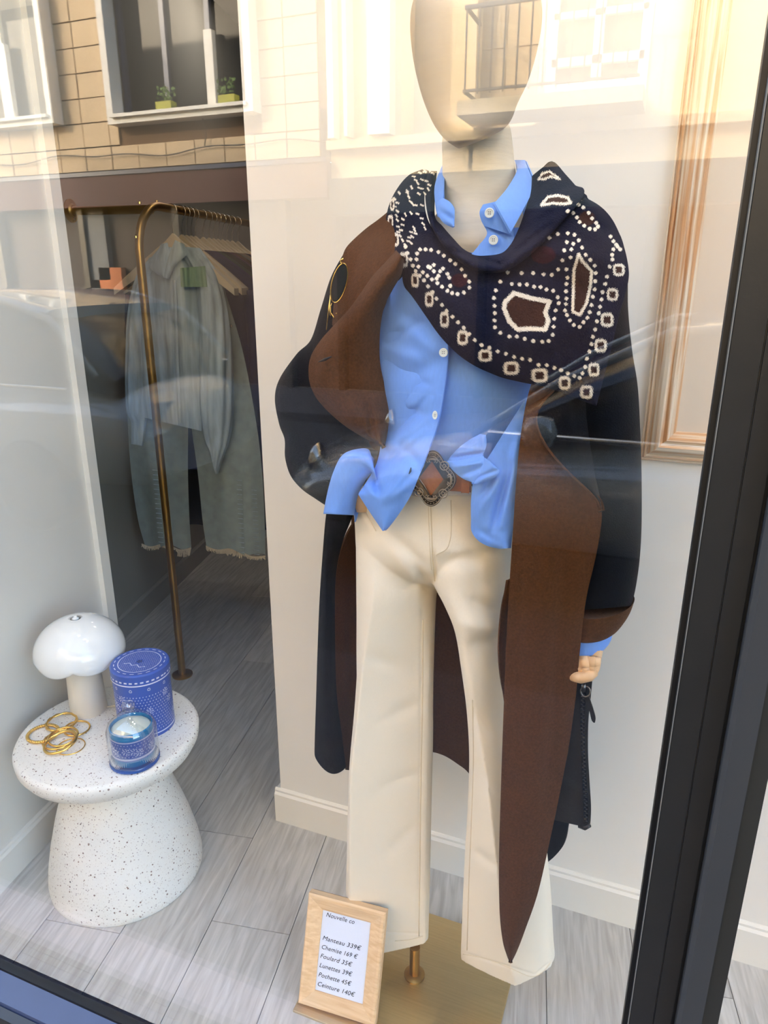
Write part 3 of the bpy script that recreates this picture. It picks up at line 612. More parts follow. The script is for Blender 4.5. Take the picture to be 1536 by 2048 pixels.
# ================================================================ TROUSERS
def trousers():
    t_ = thing('trousers', 'cream flared trousers with pressed creases on the mannequin', 'trousers', (MX, MY, .1))
    bb = B()
    pel = [(716, 975, 1010, 975, .30, .078), (714, 1000, 1018, 1000, .30, .084), (720, 1050, 1024, 1050, .30, .094), (724, 1100, 1024, 1100, .30, .1), (730, 1140, 1016, 1140, .30, .09), (790, 1165, 940, 1165, .30, .06), (845, 1172, 890, 1172, .30, .02)]
    V, Fc = limb(pel, 60, 40, p=2.3); bb.add(V, Fc)
    lg = [(722, 1040, 858, 1040, .30, .07, 0), (724, 1100, 864, 1100, .30, .086, 0), (724, 1160, 868, 1160, .30, .09, -.05), (724, 1220, 863, 1220, .30, .088, -.15), (722, 1300, 860, 1300, .30, .084, -.3), (718, 1400, 857, 1400, .30, .082, -.4), (711, 1500, 855, 1500, .302, .086, -.42), (706, 1600, 853, 1600, .303, .080, -.42), (702, 1700, 852, 1700, .303, .072, -.42), (698, 1800, 851, 1800, .303, .064, -.42), (696, 1876, 850, 1880, .303, .058, -.42), (696, 1883, 850, 1887, .303, .058, -.42)]
    V, Fc = limb(lg, 72, 110, flat=True, crease=lambda s: .75 * min(1, max(0, (s - .05) / .3))); bb.add(V, Fc)
    rg_ = [(872, 1040, 1018, 1040, .30, .07, 0), (868, 1100, 1022, 1100, .30, .088, 0), (874, 1140, 1020, 1140, .30, .09, 0), (895, 1180, 1014, 1180, .295, .088, .05), (915, 1225, 1006, 1225, .29, .082, .1), (925, 1270, 1001, 1270, .29, .075, .12), (932, 1330, 1006, 1330, .29, .072, .15), (938, 1400, 1020, 1400, .30, .074, .2), (940, 1500, 1045, 1500, .30, .078, .3), (936, 1600, 1066, 1600, .30, .084, .4), (930, 1700, 1082, 1700, .30, .082, .45), (925, 1800, 1094, 1800, .30, .074, .5), (922, 1880, 1101, 1890, .30, .068, .55), (921, 1912, 1104, 1922, .30, .066, .62), (921, 1918, 1104, 1928, .30, .066, .62)]
    V, Fc = limb(rg_, 72, 120, flat=True, crease=lambda s: .75 * min(1, max(0, (s - .3) / .4))); bb.add(V, Fc)
    o = bb.make('legs', MW['cream'], t_, smooth=True)
    md = o.modifiers.new('r', 'REMESH'); md.mode = 'VOXEL'; md.voxel_size = .0028; md.use_smooth_shade = True
    md = o.modifiers.new('s', 'SMOOTH'); md.iterations = 2; md.factor = .5
    bake(o)
    for p in o.data.polygons: p.use_smooth = True
    cs = [(862, 1010, 866, 1100, 2.5, .002), (866, 1100, 870, 1165, 4, .004), (868, 1100, 950, 1104, 12, -.0025), (890, 1125, 970, 1105, 12, .003), (800, 1092, 850, 1130, 9, .004), (830, 1135, 856, 1178, 9, .006), (790, 1105, 840, 1165, 12, -.005), (810, 1180, 850, 1160, 10, .004), (735, 1130, 820, 1190, 18, .003), (760, 1060, 830, 1100, 11, .003), (930, 1130, 990, 1110, 12, .003),
          (940, 1200, 1000, 1225, 16, .007), (925, 1245, 1000, 1262, 16, -.006), (945, 1290, 1000, 1275, 12, .005), (740, 1310, 800, 1340, 14, .003), (770, 1440, 850, 1400, 14, .003), (760, 1580, 845, 1540, 14, .003), (780, 1700, 845, 1640, 14, .003), (845, 1220, 838, 1850, 4, .002), (946, 1420, 980, 1470, 9, .004), (945, 1520, 985, 1590, 9, .003), (945, 1700, 1000, 1740, 10, .003),
          (722, 1020, 750, 1060, 5, .003), (700, 1862, 848, 1868, 2.2, .002), (925, 1905, 1070, 1950, 2.2, .002), (1070, 1950, 1100, 1925, 2.2, .002), (896, 1010, 902, 1095, 1.6, -.0012), (902, 1095, 868, 1112, 1.6, -.0012)]
    relief(o, cs, (MX, MY, .1))
    # waistband, fly stitching, hem stitching as raised threads
    W_ = B(); 
    V, Fc = limb([(711, 972, 1012, 972, .30, .080), (711, 992, 1016, 992, .30, .0855)], 60, 6, p=2.3); mesh('waistband', V, Fc, MW['cream'], t_)
    from mathutils.bvhtree import BVHTree
    o.data.update(); bv = BVHTree.FromPolygons([v.co + Vector((MX, MY, .1)) for v in o.data.vertices], [tuple(p.vertices) for p in o.data.polygons])
    for nm, pts, r in (('fly_stitching', [(902, 1000), (903, 1040), (901, 1075), (893, 1098), (872, 1110)], .0007), ('fly_seam', [(862, 1000), (863, 1050), (865, 1100), (867, 1135), (870, 1162)], .0011),
                       ('fly_stitching', [(857, 1000), (858, 1050), (860, 1100), (863, 1140)], .0006), ('inner_seam', [(846, 1240), (845, 1400), (842, 1550), (840, 1700), (838, 1872)], .0011), ('inner_seam', [(945, 1400), (947, 1520), (943, 1640), (938, 1760), (934, 1900)], .0011),
                       ('pocket_stitching', [(728, 1010), (738, 1035), (752, 1062)], .0007), ('hem_stitching', [(790, 1882), (820, 1879), (846, 1872)], .0007), ('hem_stitching', [(926, 1908), (975, 1918), (1020, 1936), (1062, 1953), (1085, 1944), (1101, 1925)], .0007)):
        q = []
        for x, y in cr(pts, 40):
            d = Vector(rays(x, y)).normalized(); hit = bv.ray_cast(Vector(CAM), d)
            if hit[0] is not None: q.append(np.array(hit[0] - d * .0003))
        if len(q) > 3: B().tube(q, r, 6).make(nm, MW['stitch'], t_, smooth=True)
trousers()

# ================================================================ SHIRT
def shirt():
    t_ = thing('shirt', 'sky blue button-up shirt worn open at the neck and tied at the waist', 'shirt', (MX, MY, 1.0))
    BL_ = [MW['blue']]
    body = [(850, 455, 1075, 455, .31, .085), (800, 500, 1150, 500, .305, .088), (764, 560, 1180, 560, .305, .098), (757, 640, 1180, 640, .305, .102), (757, 720, 1150, 720, .305, .104), (768, 780, 1080, 780, .30, .105), (776, 850, 1052, 850, .30, .098), (770, 900, 1046, 900, .30, .094), (760, 940, 1040, 940, .30, .088), (760, 966, 1036, 966, .30, .072)]
    V, Fc = limb(body, 110, 120, p=2.3)
    Fc = [f for f in Fc if len(f) == 4 and not (V[list(f)].mean(0)[2] > P(960, 505, .2)[2] and proj(V[list(f)].mean(0))[0] > 880 and proj(V[list(f)].mean(0))[0] < 1010 and V[list(f)].mean(0)[1] < .3)]
    o = mesh('body', V, Fc, MW['blue'], t_)
    cs = [(800, 620, 850, 660, 16, .006), (780, 760, 900, 700, 18, -.006), (940, 900, 1000, 780, 16, .010), (970, 900, 1030, 770, 14, -.009), (990, 940, 1040, 830, 10, .010), (900, 880, 960, 800, 14, .006), (890, 860, 930, 760, 12, -.006), (1010, 800, 1040, 760, 10, .006), (940, 845, 985, 875, 8, -.007), (960, 900, 1035, 905, 10, .007), (900, 900, 950, 870, 8, .006), (905, 780, 985, 740, 12, .007), (915, 830, 1000, 790, 9, .008), (930, 860, 1020, 850, 8, -.007), (960, 800, 1010, 880, 10, -.008), (1000, 900, 1040, 860, 7, .008), (905, 700, 960, 740, 14, -.005)]
    relief(o, cs, (MX, MY, 1.0))
    # overlapping left front with the pointed tail
    A = [(812, 545, .205), (775, 590, .225), (759, 650, .235), (758, 720, .235), (768, 780, .235), (776, 840, .235), (764, 885, .225), (752, 930, .205), (732, 965, .195), (716, 988, .185), (716, 988, .185), (738, 1022, .18), (765, 1062, .176)]
    Bc = [(870, 560, .206), (888, 610, .2), (896, 660, .194), (896, 720, .188), (888, 790, .184), (876, 850, .180), (858, 900, .166), (842, 942, .160), (822, 990, .162), (798, 1028, .168), (775, 1058, .174), (767, 1061, .175)]
    cs = [(770, 900, 850, 840, 12, -.008), (765, 940, 800, 900, 9, .010), (758, 985, 745, 945, 6, .012), (745, 990, 730, 965, 5, -.006), (775, 1000, 830, 960, 11, -.006), (800, 770, 880, 720, 18, .006), (790, 830, 870, 790, 16, -.005), (800, 620, 870, 660, 14, .005), (770, 700, 840, 720, 14, -.004), (790, 880, 840, 930, 10, .006), (805, 655, 870, 700, 14, -.005), (775, 680, 850, 640, 9, .005), (772, 810, 850, 830, 9, .006), (780, 870, 860, 790, 8, .007), (800, 900, 850, 860, 6, -.005), (765, 1000, 820, 935, 8, -.006), (775, 740, 860, 770, 8, .004)]
    G = ruled(A, Bc, 110, 46, .012, cs); sheet('front_panel', G, BL_, t_, .0016)
    # placket stitch ridge
    for k, (off, w) in enumerate(((.0, 1),)):
        q = cr([(a - 1.5, b, c - .0012) for a, b, c in Bc[:8]], 60); B().tube([P(*p) for p in q], .0007, 6).make('placket_edge', MW['blue'], t_, smooth=True)
    # right front pulled into the waist knot and hanging tail
    G = ruled([(960, 868, .196), (938, 880, .194), (915, 898, .192), (900, 915, .192), (893, 925, .192)], [(972, 870, .188), (973, 885, .186), (971, 898, .186), (962, 912, .188), (942, 922, .19)], 30, 24, .002, [(905, 915, 965, 905, 3, .006), (960, 872, 962, 908, 2, .002)]); sheet('knot_upper_flap', G, BL_, t_, .0016)
    G = ruled([(966, 908, .180), (945, 914, .182), (918, 920, .184), (893, 922, .184), (893, 922, .184), (905, 940, .182), (925, 957, .18), (945, 965, .178)], [(967, 910, .178), (970, 925, .174), (962, 945, .172), (950, 962, .174), (946, 968, .176)], 40, 26, .003, [(905, 935, 960, 925, 5, -.005), (920, 952, 962, 935, 5, .005)]); sheet('knot_lower_flap', G, BL_, t_, .0016)
    G = ruled([(968, 915, .176), (960, 940, .174), (948, 960, .176), (945, 968, .178)], [(990, 930, .17), (999, 942, .168), (990, 955, .17), (965, 966, .174)], 26, 18, .006, [(955, 955, 995, 940, 4, .005)]); sheet('knot_loop', G, BL_, t_, .0016)
    A = [(946, 962, .186), (942, 1000, .19), (942, 1040, .19), (943, 1062, .19), (955, 1080, .188), (975, 1092, .188), (1000, 1098, .19)]
    Bc = [(1050, 800, .215), (1046, 850, .205), (1040, 920, .2), (1034, 980, .198), (1028, 1040, .196), (1024, 1078, .196), (1022, 1096, .196)]
    cs = [(955, 1030, 1000, 950, 12, -.008), (985, 1060, 1022, 930, 8, .010), (1005, 1050, 1035, 880, 9, -.010), (960, 1060, 990, 1080, 8, .005), (965, 990, 985, 960, 7, .008)]
    G = ruled(A, Bc, 70, 40, .01, cs); sheet('shirt_tail', G, BL_, t_, .0016)
    # collar
    G = ruled([(1050, 320, .335), (1066, 372, .275), (1046, 420, .215), (1022, 464, .180)], [(1029, 320, .345), (1034, 340, .30), (1015, 375, .235), (990, 405, .186)], 40, 16, .004); sheet('collar_leaf', G, BL_, t_, .003)
    G = ruled([(888, 322, .345), (870, 368, .29), (870, 406, .25), (875, 434, .23)], [(892, 332, .335), (888, 368, .27), (886, 398, .235), (882, 432, .228)], 30, 12, .004); sheet('collar_leaf', G, BL_, t_, .003)
    G = ruled([(873, 403, .236), (875, 425, .22), (886, 445, .205), (906, 456, .196)], [(886, 396, .236), (900, 404, .212), (908, 418, .2), (909, 450, .196)], 24, 12, .004, [(880, 420, 905, 440, 5, .006)]); sheet('collar_stand', G, BL_, t_, .002)
    G = ruled([(992, 403, .19), (1008, 432, .188), (1018, 452, .188), (1024, 470, .19)], [(966, 409, .192), (959, 424, .19), (962, 440, .19), (968, 452, .19)], 24, 14, .003); sheet('collar_stand', G, BL_, t_, .002)
    G = ruled([(966, 448, .194), (974, 468, .192), (958, 490, .19), (940, 512, .188)], [(1026, 455, .20), (1028, 480, .198), (1026, 505, .194), (1010, 530, .19)], 24, 14, .004, [(985, 460, 1020, 475, 4, .004)]); sheet('front_edge', G, BL_, t_, .002)
    G = ruled([(1052, 322, .35), (1070, 375, .31), (1062, 430, .28)], [(1030, 322, .37), (1036, 370, .36), (1030, 430, .33)], 12, 8, 0); sheet('collar_back', G, BL_, t_, .002)
    for i, (px, py, Y, s) in enumerate(((979, 426, .1815, 1), (987, 480, .184, .85), (887, 705, .180, 1), (870, 830, .170, .8))):
        c = P(px, py, Y); n = Vector(CAM - c); n.z *= .3; n.x *= .6; n.normalize(); q = n.to_track_quat('Z', 'Y').to_matrix()
        if i == 3: q = q @ Matrix.Scale(.6, 3, (1, 0, 0))
        b = B(); b.lathe([(0, .0), (.0056, .0), (.0062, .001), (.0060, .0022), (.0048, .0024), (.0042, .0016), (0, .0016)], c, 28, rot=q); bo = b.make('button', MW['pearl'], t_, smooth=True, angle=50)
        d = B()
        for a in (-1, 1):
            for e in (-1, 1): v = q @ Vector((a * .0012, e * .0012, .0017)); d.lathe([(.0006, 0), (.0006, .0003), (0, .0003)], (c[0] + v.x, c[1] + v.y, c[2] + v.z), 8, rot=q)
        d.make('button_holes', MW['ink'], bo)
    B().tube([P(818, 948, .1585), P(821, 942, .1585), P(822, 935, .1585)], [.0006, .0016, .0006], 8).make('buttonhole', MW['ink'], t_)
    # sleeve ends: puffed cuff over the pocketed hand, cuff above the wooden hand
    V, Fc = limb([(745, 930, 760, 975, .208, .02), (738, 900, 752, 960, .208, .028), (712, 897, 748, 950, .208, .035), (688, 912, 742, 945, .208, .038), (674, 945, 728, 960, .208, .036), (664, 975, 716, 985, .208, .032), (657, 1002, 708, 1010, .208, .030), (652, 1028, 702, 1030, .208, .030)], 40, 50, p=2.2, wr=lambda s, t: 1 + .05 * np.sin(3 * t + 5 * s))
    o = mesh('sleeve_cuff', V, Fc, MW['blue'], t_); relief(o, [(700, 960, 735, 925, 6, .006), (690, 945, 730, 905, 5, -.004), (715, 965, 745, 915, 5, .008), (668, 970, 716, 982, 2.5, .003)], (MX, MY, 1.0))
    G = ruled([(700, 1015, .235), (708, 1030, .235), (709, 1044, .235)], [(716, 1000, .23), (716, 1020, .232), (711, 1044, .235)], 12, 8, 0); sheet('cuff_tie', G, BL_, t_, .002)
    V, Fc = limb([(1120, 1250, 1226, 1253, .265, .045), (1120, 1272, 1223, 1278, .265, .044), (1118, 1290, 1214, 1292, .262, .042), (1118, 1293, 1208, 1294, .262, .039)], 40, 16, flat=True); mesh('sleeve_cuff', V, Fc, MW['blue'], t_)
shirt()

# ================================================================ BELT
def belt():
    t_ = thing('belt', 'tan leather belt with a large ornate antique metal buckle', 'belt', (MX, MY, 1.08))
    G = ruled([(790, 938, .194), (850, 932, .187), (900, 935, .19), (942, 945, .195)], [(790, 982, .192), (850, 983, .188), (900, 982, .19), (942, 985, .195)], 40, 10, .002); sheet('strap', G, [MW['tan']], t_, .003)
    G = ruled([(924, 940, .190), (932, 940, .190), (940, 942, .191)], [(922, 986, .189), (930, 986, .189), (938, 987, .190)], 8, 8, .001); sheet('belt_loop', G, [MW['tan']], t_, .003)
    C0 = P(864, 957, .180); s = .00078                # metres per pixel there
    n = Vector((.18, -1, .12)).normalized(); ex = Vector((1, .18, 0)).normalized(); ez = ex.cross(n); ez = ez if ez.z > 0 else -ez; ex = ez.cross(n).normalized(); ex = ex if ex.x > 0 else -ex
    def loc(x, z, h=0): v = Vector(C0) + ex * x * s + ez * z * s - Vector((0, 0, 0)) + n * h; return (v.x, v.y, v.z)
    def lobe(t):                                      # quatrefoil outline
        return (40.5 + 5 * math.cos(4 * t)) 
    b = B(); N_ = 96; V = []
    out = []
    for i in range(N_):
        t = 2 * math.pi * i / N_; r = lobe(t); out.append((r * math.cos(t), r * 1.16 * math.sin(t)))
    inn = []
    for i in range(N_):
        t = 2 * math.pi * i / N_; k = 1 / (abs(math.cos(t)) / 23 + abs(math.sin(t)) / 33); inn.append((k * math.cos(t) - 1, k * math.sin(t)))
    rows = [(out, -.002), (out, .003), ([(x * .95, z * .95) for x, z in out], .005), ([(x * .2 + u * .8, z * .2 + w * .8) for (x, z), (u, w) in zip(out, inn)], .0045), (inn, .003), (inn, -.002)]
    V = [loc(x, z, h) for row, h in rows for x, z in row]
    Fc = [(i * N_ + j, i * N_ + (j + 1) % N_, ((i + 1) % 6) * N_ + (j + 1) % N_, ((i + 1) % 6) * N_ + j) for i in range(6) for j in range(N_)]
    bk = B().add(V, Fc).make('buckle', MW['buckle'], t_, smooth=True, angle=40)
    def wire(name, pts, r, mat): return B().tube([loc(*p) for p in pts], r, 6, closed=False).make(name, mat, bk, smooth=True)
    rb = B()
    for k in (.955, .80):
        q = [loc(x * k, z * k, .0052) for x, z in out]; rb.tube(q, .0007, 6, closed=True)
    for cx, cz in ((23, 26), (-23, 26), (23, -26), (-23, -26)):
        rb.tube([loc(cx + 8 * math.cos(a), cz + 8 * math.sin(a), .0065) for a in np.linspace(0, 2 * math.pi, 20, endpoint=False)], .0009, 6, closed=True)
        rb.tube([loc(cx + 3 * math.cos(a), cz + 3 * math.sin(a), .0065) for a in np.linspace(0, 2 * math.pi, 10, endpoint=False)], .0008, 6, closed=True)
    for a0 in (0, 90, 180, 270):
        c_, s_ = math.cos(R(a0)), math.sin(R(a0))
        for rr, sp in ((13, 2.4), (8, 2.6)):
            rb.tube([loc(c_ * 33 + (-s_) * rr * math.sin(a) * .8 + c_ * rr * .35 * math.cos(a), s_ * 34 + c_ * rr * math.sin(a) * .8 + s_ * rr * .35 * math.cos(a), .0058) for a in np.linspace(-sp, sp, 24)], .0009, 6)
    for i in range(44):
        t = 2 * math.pi * i / 44; r = lobe(t) * .88; rb.lathe([(.0009, 0), (.0007, .0006), (0, .0009)], loc(r * math.cos(t), r * 1.16 * math.sin(t), .0048), 8, rot=n.to_track_quat('Z', 'Y').to_matrix())
    rb.make('filigree', MW['buckle_hi'], bk, smooth=True)
    B().tube([loc(-34, 12, .006), loc(-14, -12, .006), loc(0, -34, .006)], [.0012, .001, .0006], 6).make('prong', MW['buckle_hi'], bk, smooth=True)
    B().add([loc(x * 1.2, z * 1.2, .0) for x, z in inn], [tuple(range(N_))]).add([loc(x * 1.2, z * 1.2, -.004) for x, z in inn], [tuple(range(N_))]).make('leather_keeper', MW['tan'], t_)
belt()

# ================================================================ COAT (navy outside, brown inside)
NB = [MW['navy'], MW['brown']]; BN = [MW['brown'], MW['navy']]
def coat():
    t_ = thing('coat', 'long double-faced navy and brown wool coat draped open over the blue shirt', 'coat', (MX, MY, .9))
    off = (MX, MY, .9)
    # back, seen between the trouser legs, brown lining forward
    A = [(700, 560, .42), (1230, 560, .42)]
    hem = [(700, 1546, .46), (760, 1535, .47), (815, 1508, .475), (853, 1503, .475), (885, 1510, .475), (915, 1528, .475), (940, 1550, .47), (975, 1610, .46), (1010, 1675, .45), (1050, 1718, .44), (1080, 1733, .43), (1108, 1712, .42), (1127, 1680, .40), (1136, 1640, .39)]
    G = ruled([(705, 560, .42), (900, 545, .43), (1080, 545, .43), (1200, 560, .41)], hem, 90, 60, -.01, [(860, 1180, 880, 1480, 14, -.006), (920, 1250, 925, 1500, 16, .006)])
    sheet('back_panel', G, BN, t_, .004)
    # right hem of the back that shows its navy outside
    G = ruled([(1150, 1450, .40), (1142, 1560, .395), (1137, 1640, .39), (1129, 1685, .39), (1108, 1714, .395), (1080, 1735, .405)], [(1090, 1450, .42), (1085, 1560, .42), (1078, 1640, .42), (1070, 1700, .42), (1066, 1730, .42), (1066, 1742, .42)], 40, 14, .004); sheet('back_corner', G, NB, t_, .004)
    # left front: navy outside and brown inside edge
    A = [(662, 985, .29), (652, 1030, .30), (645, 1110, .31), (639, 1200, .32), (635, 1300, .325), (632, 1400, .33), (629, 1500, .335), (631, 1516, .335)]
    Bc = [(720, 985, .335), (704, 1035, .335), (685, 1085, .335), (672, 1150, .335), (670, 1250, .335), (673, 1380, .34), (684, 1470, .345), (692, 1534, .345)]
    G = ruled(A, Bc, 90, 20, .018, [(660, 1080, 655, 1400, 5, .003)])
    px, py, Y = G; py += 22 * np.sin(np.pi * np.linspace(0, 1, 20))[None, :] ** .8 * np.clip((np.linspace(0, 1, 90)[:, None] - .86) / .14, 0, 1); G = (px, py, Y)
    sheet('front_panel', G, NB, t_, .004)
    A = [(716, 1035, .36), (692, 1075, .35), (674, 1140, .345), (670, 1250, .345), (673, 1380, .35), (684, 1470, .355), (694, 1540, .355)]
    Bc = [(760, 1040, .44), (760, 1100, .45), (758, 1200, .455), (755, 1300, .46), (750, 1400, .46), (745, 1480, .46), (742, 1545, .46)]
    G = ruled(A, Bc, 70, 20, 0, [(700, 1150, 700, 1500, 9, .006)]); sheet('front_lining', G, [MW['brown'], MW['navy']], t_, .004)
    # shoulder + upper body (brown collar turned out)
    A = [(786, 415, .345), (755, 440, .33), (733, 456, .325), (706, 480, .315), (690, 499, .30), (682, 525, .285), (674, 558, .265), (668, 600, .25), (664, 650, .24)]
    Bc = [(800, 470, .28), (795, 490, .25), (790, 520, .23), (785, 550, .225), (775, 590, .22), (765, 620, .215), (750, 650, .21), (735, 680, .205), (720, 710, .20)]
    G = ruled(A, Bc, 60, 30, .018, [(720, 500, 690, 600, 10, .004)]); sheet('shoulder', G, [MW['brown'], MW['navy']], t_, .004)
    # big left lapel rolled open
    A = [(792, 500, .215), (770, 525, .205), (745, 552, .20), (722, 585, .198), (698, 618, .196), (668, 650, .194), (640, 682, .192), (622, 712, .192), (617, 740, .192), (620, 768, .194), (632, 795, .198), (655, 822, .202), (690, 852, .206), (725, 874, .21), (752, 888, .212), (766, 896, .214)]
    Bc = [(808, 520, .19), (803, 548, .198), (785, 580, .205), (770, 610, .212), (762, 645, .218), (759, 690, .222), (761, 730, .225), (769, 770, .225), (775, 800, .224), (778, 830, .222), (776, 860, .22), (770, 895, .218)]
    cs = [(692, 660, 695, 760, 5, .0025), (700, 870, 640, 790, 9, .004), (760, 880, 700, 780, 14, .008), (655, 690, 640, 760, 12, -.006), (745, 880, 735, 800, 6, .006)]
    G = ruled(A, Bc, 130, 46, .03, cs, bp=.8); sheet('lapel', G, BN, t_, .004)
    B().tube([P(637, 724, .155), P(650, 719, .152), P(663, 713, .152)], [.0006, .0022, .0008], 8).make('buttonhole', MW['black2'], t_)
    # sleeves
    sl_ = [(692, 505, 790, 480, .345, .04), (668, 555, 790, 560, .34, .05), (650, 620, 770, 640, .33, .06), (632, 682, 760, 715, .315, .07), (600, 712, 745, 790, .31, .072), (566, 760, 735, 850, .30, .073), (556, 800, 735, 885, .29, .071), (566, 850, 748, 900, .28, .069), (578, 880, 752, 902, .275, .066), (579, 915, 748, 915, .268, .062), (590, 950, 742, 930, .26, .058), (612, 976, 738, 940, .255, .052), (640, 995, 735, 950, .25, .046), (662, 1010, 728, 965, .25, .038)]
    V, Fc = limb(sl_, 72, 100, p=2.1); o = mesh('sleeve', V, Fc, MW['navy'], t_)
    relief(o, [(640, 860, 600, 950, 8, .006), (650, 820, 585, 880, 10, .007), (655, 800, 575, 830, 8, -.006), (690, 880, 640, 960, 8, .007), (720, 870, 680, 950, 8, -.005), (600, 770, 640, 700, 14, -.006), (582, 865, 640, 850, 7, .010), (620, 760, 650, 840, 10, .006), (665, 985, 700, 900, 7, .006)], off)
    sr_ = [(1150, 420, 1200, 430, .34, .04), (1130, 470, 1240, 470, .335, .06), (1125, 540, 1254, 540, .33, .068), (1130, 620, 1256, 620, .325, .07), (1140, 700, 1264, 700, .32, .07), (1148, 770, 1275, 770, .32, .07), (1150, 850, 1280, 850, .315, .07), (1152, 950, 1283, 950, .31, .068), (1152, 1050, 1283, 1050, .30, .064), (1150, 1120, 1279, 1120, .29, .06), (1148, 1180, 1271, 1175, .28, .056), (1146, 1222, 1262, 1212, .27, .053)]
    V, Fc = limb(sr_, 72, 100, p=2.1); o = mesh('sleeve', V, Fc, MW['navy'], t_)
    relief(o, [(1165, 830, 1205, 1010, 10, .006), (1240, 860, 1250, 1050, 14, .004), (1190, 1100, 1240, 1160, 14, .004), (1200, 700, 1250, 760, 14, .004)], off)
    V, Fc = limb([(1140, 1205, 1262, 1213, .27, .0575), (1140, 1212, 1268, 1204, .27, .060), (1138, 1236, 1258, 1230, .27, .0575), (1137, 1252, 1240, 1254, .267, .054), (1137, 1256, 1226, 1260, .266, .05), (1138, 1258, 1216, 1262, .266, .042)], 60, 30, flat=True); mesh('cuff', V, Fc, MW['brown'], t_)
    # right front, brown side forward, down to the pointed corner
    A = [(1072, 740, .20), (1056, 790, .195), (1046, 840, .19), (1038, 900, .187), (1031, 980, .185), (1026, 1060, .183), (1020, 1150, .182), (1014, 1250, .182), (1010, 1350, .183), (1006, 1450, .184), (1001, 1600, .187), (998, 1720, .19), (999, 1820, .192), (1005, 1880, .193), (1014, 1912, .194), (1020, 1926, .195)]
    Bc = [(1140, 740, .21), (1150, 800, .2), (1160, 860, .198), (1174, 930, .196), (1192, 985, .195), (1203, 1020, .195), (1201, 1060, .195), (1190, 1120, .2), (1172, 1200, .205), (1160, 1300, .208), (1152, 1390, .21), (1138, 1490, .212), (1121, 1580, .212), (1100, 1680, .21), (1076, 1785, .205), (1051, 1858, .2), (1035, 1900, .198), (1022, 1927, .195)]
    cs = [(1100, 880, 1190, 1000, 14, .008), (1080, 900, 1090, 1300, 26, -.004), (1130, 1100, 1095, 1600, 16, .006), (1040, 1100, 1030, 1600, 10, .003)]
    G = ruled(A, Bc, 200, 46, .012, cs); sheet('front_panel', G, BN, t_, .004)
    G = ruled([(1012, 1160, .2), (1003, 1220, .2), (998, 1290, .2), (1001, 1350, .2), (1010, 1420, .2)], [(1022, 1160, .2), (1018, 1220, .215), (1014, 1290, .22), (1014, 1350, .215), (1016, 1420, .2)], 30, 6, .002); sheet('facing_edge', G, BN, t_, .003)
    # navy outside of the right lapel folding over
    A = [(1108, 780, .175), (1085, 806, .168), (1073, 832, .164), (1078, 862, .162), (1096, 896, .162), (1122, 928, .163), (1152, 958, .166), (1180, 984, .172), (1197, 1003, .18), (1203, 1022, .186)]
    Bc = [(1170, 770, .2), (1172, 820, .195), (1176, 860, .192), (1182, 900, .19), (1188, 940, .188), (1196, 975, .188), (1201, 1000, .187), (1204, 1024, .187)]
    G = ruled(A, Bc, 80, 26, .006, [(1130, 800, 1160, 930, 12, -.003)]); sheet('lapel', G, NB, t_, .0045)
    q = cr([(a - .5, b + .5, c - .0005) for a, b, c in A], 80); B().tube([P(*p) for p in q], .0016, 8).make('lapel_edge', MW['brown'], t_, smooth=True)
coat()

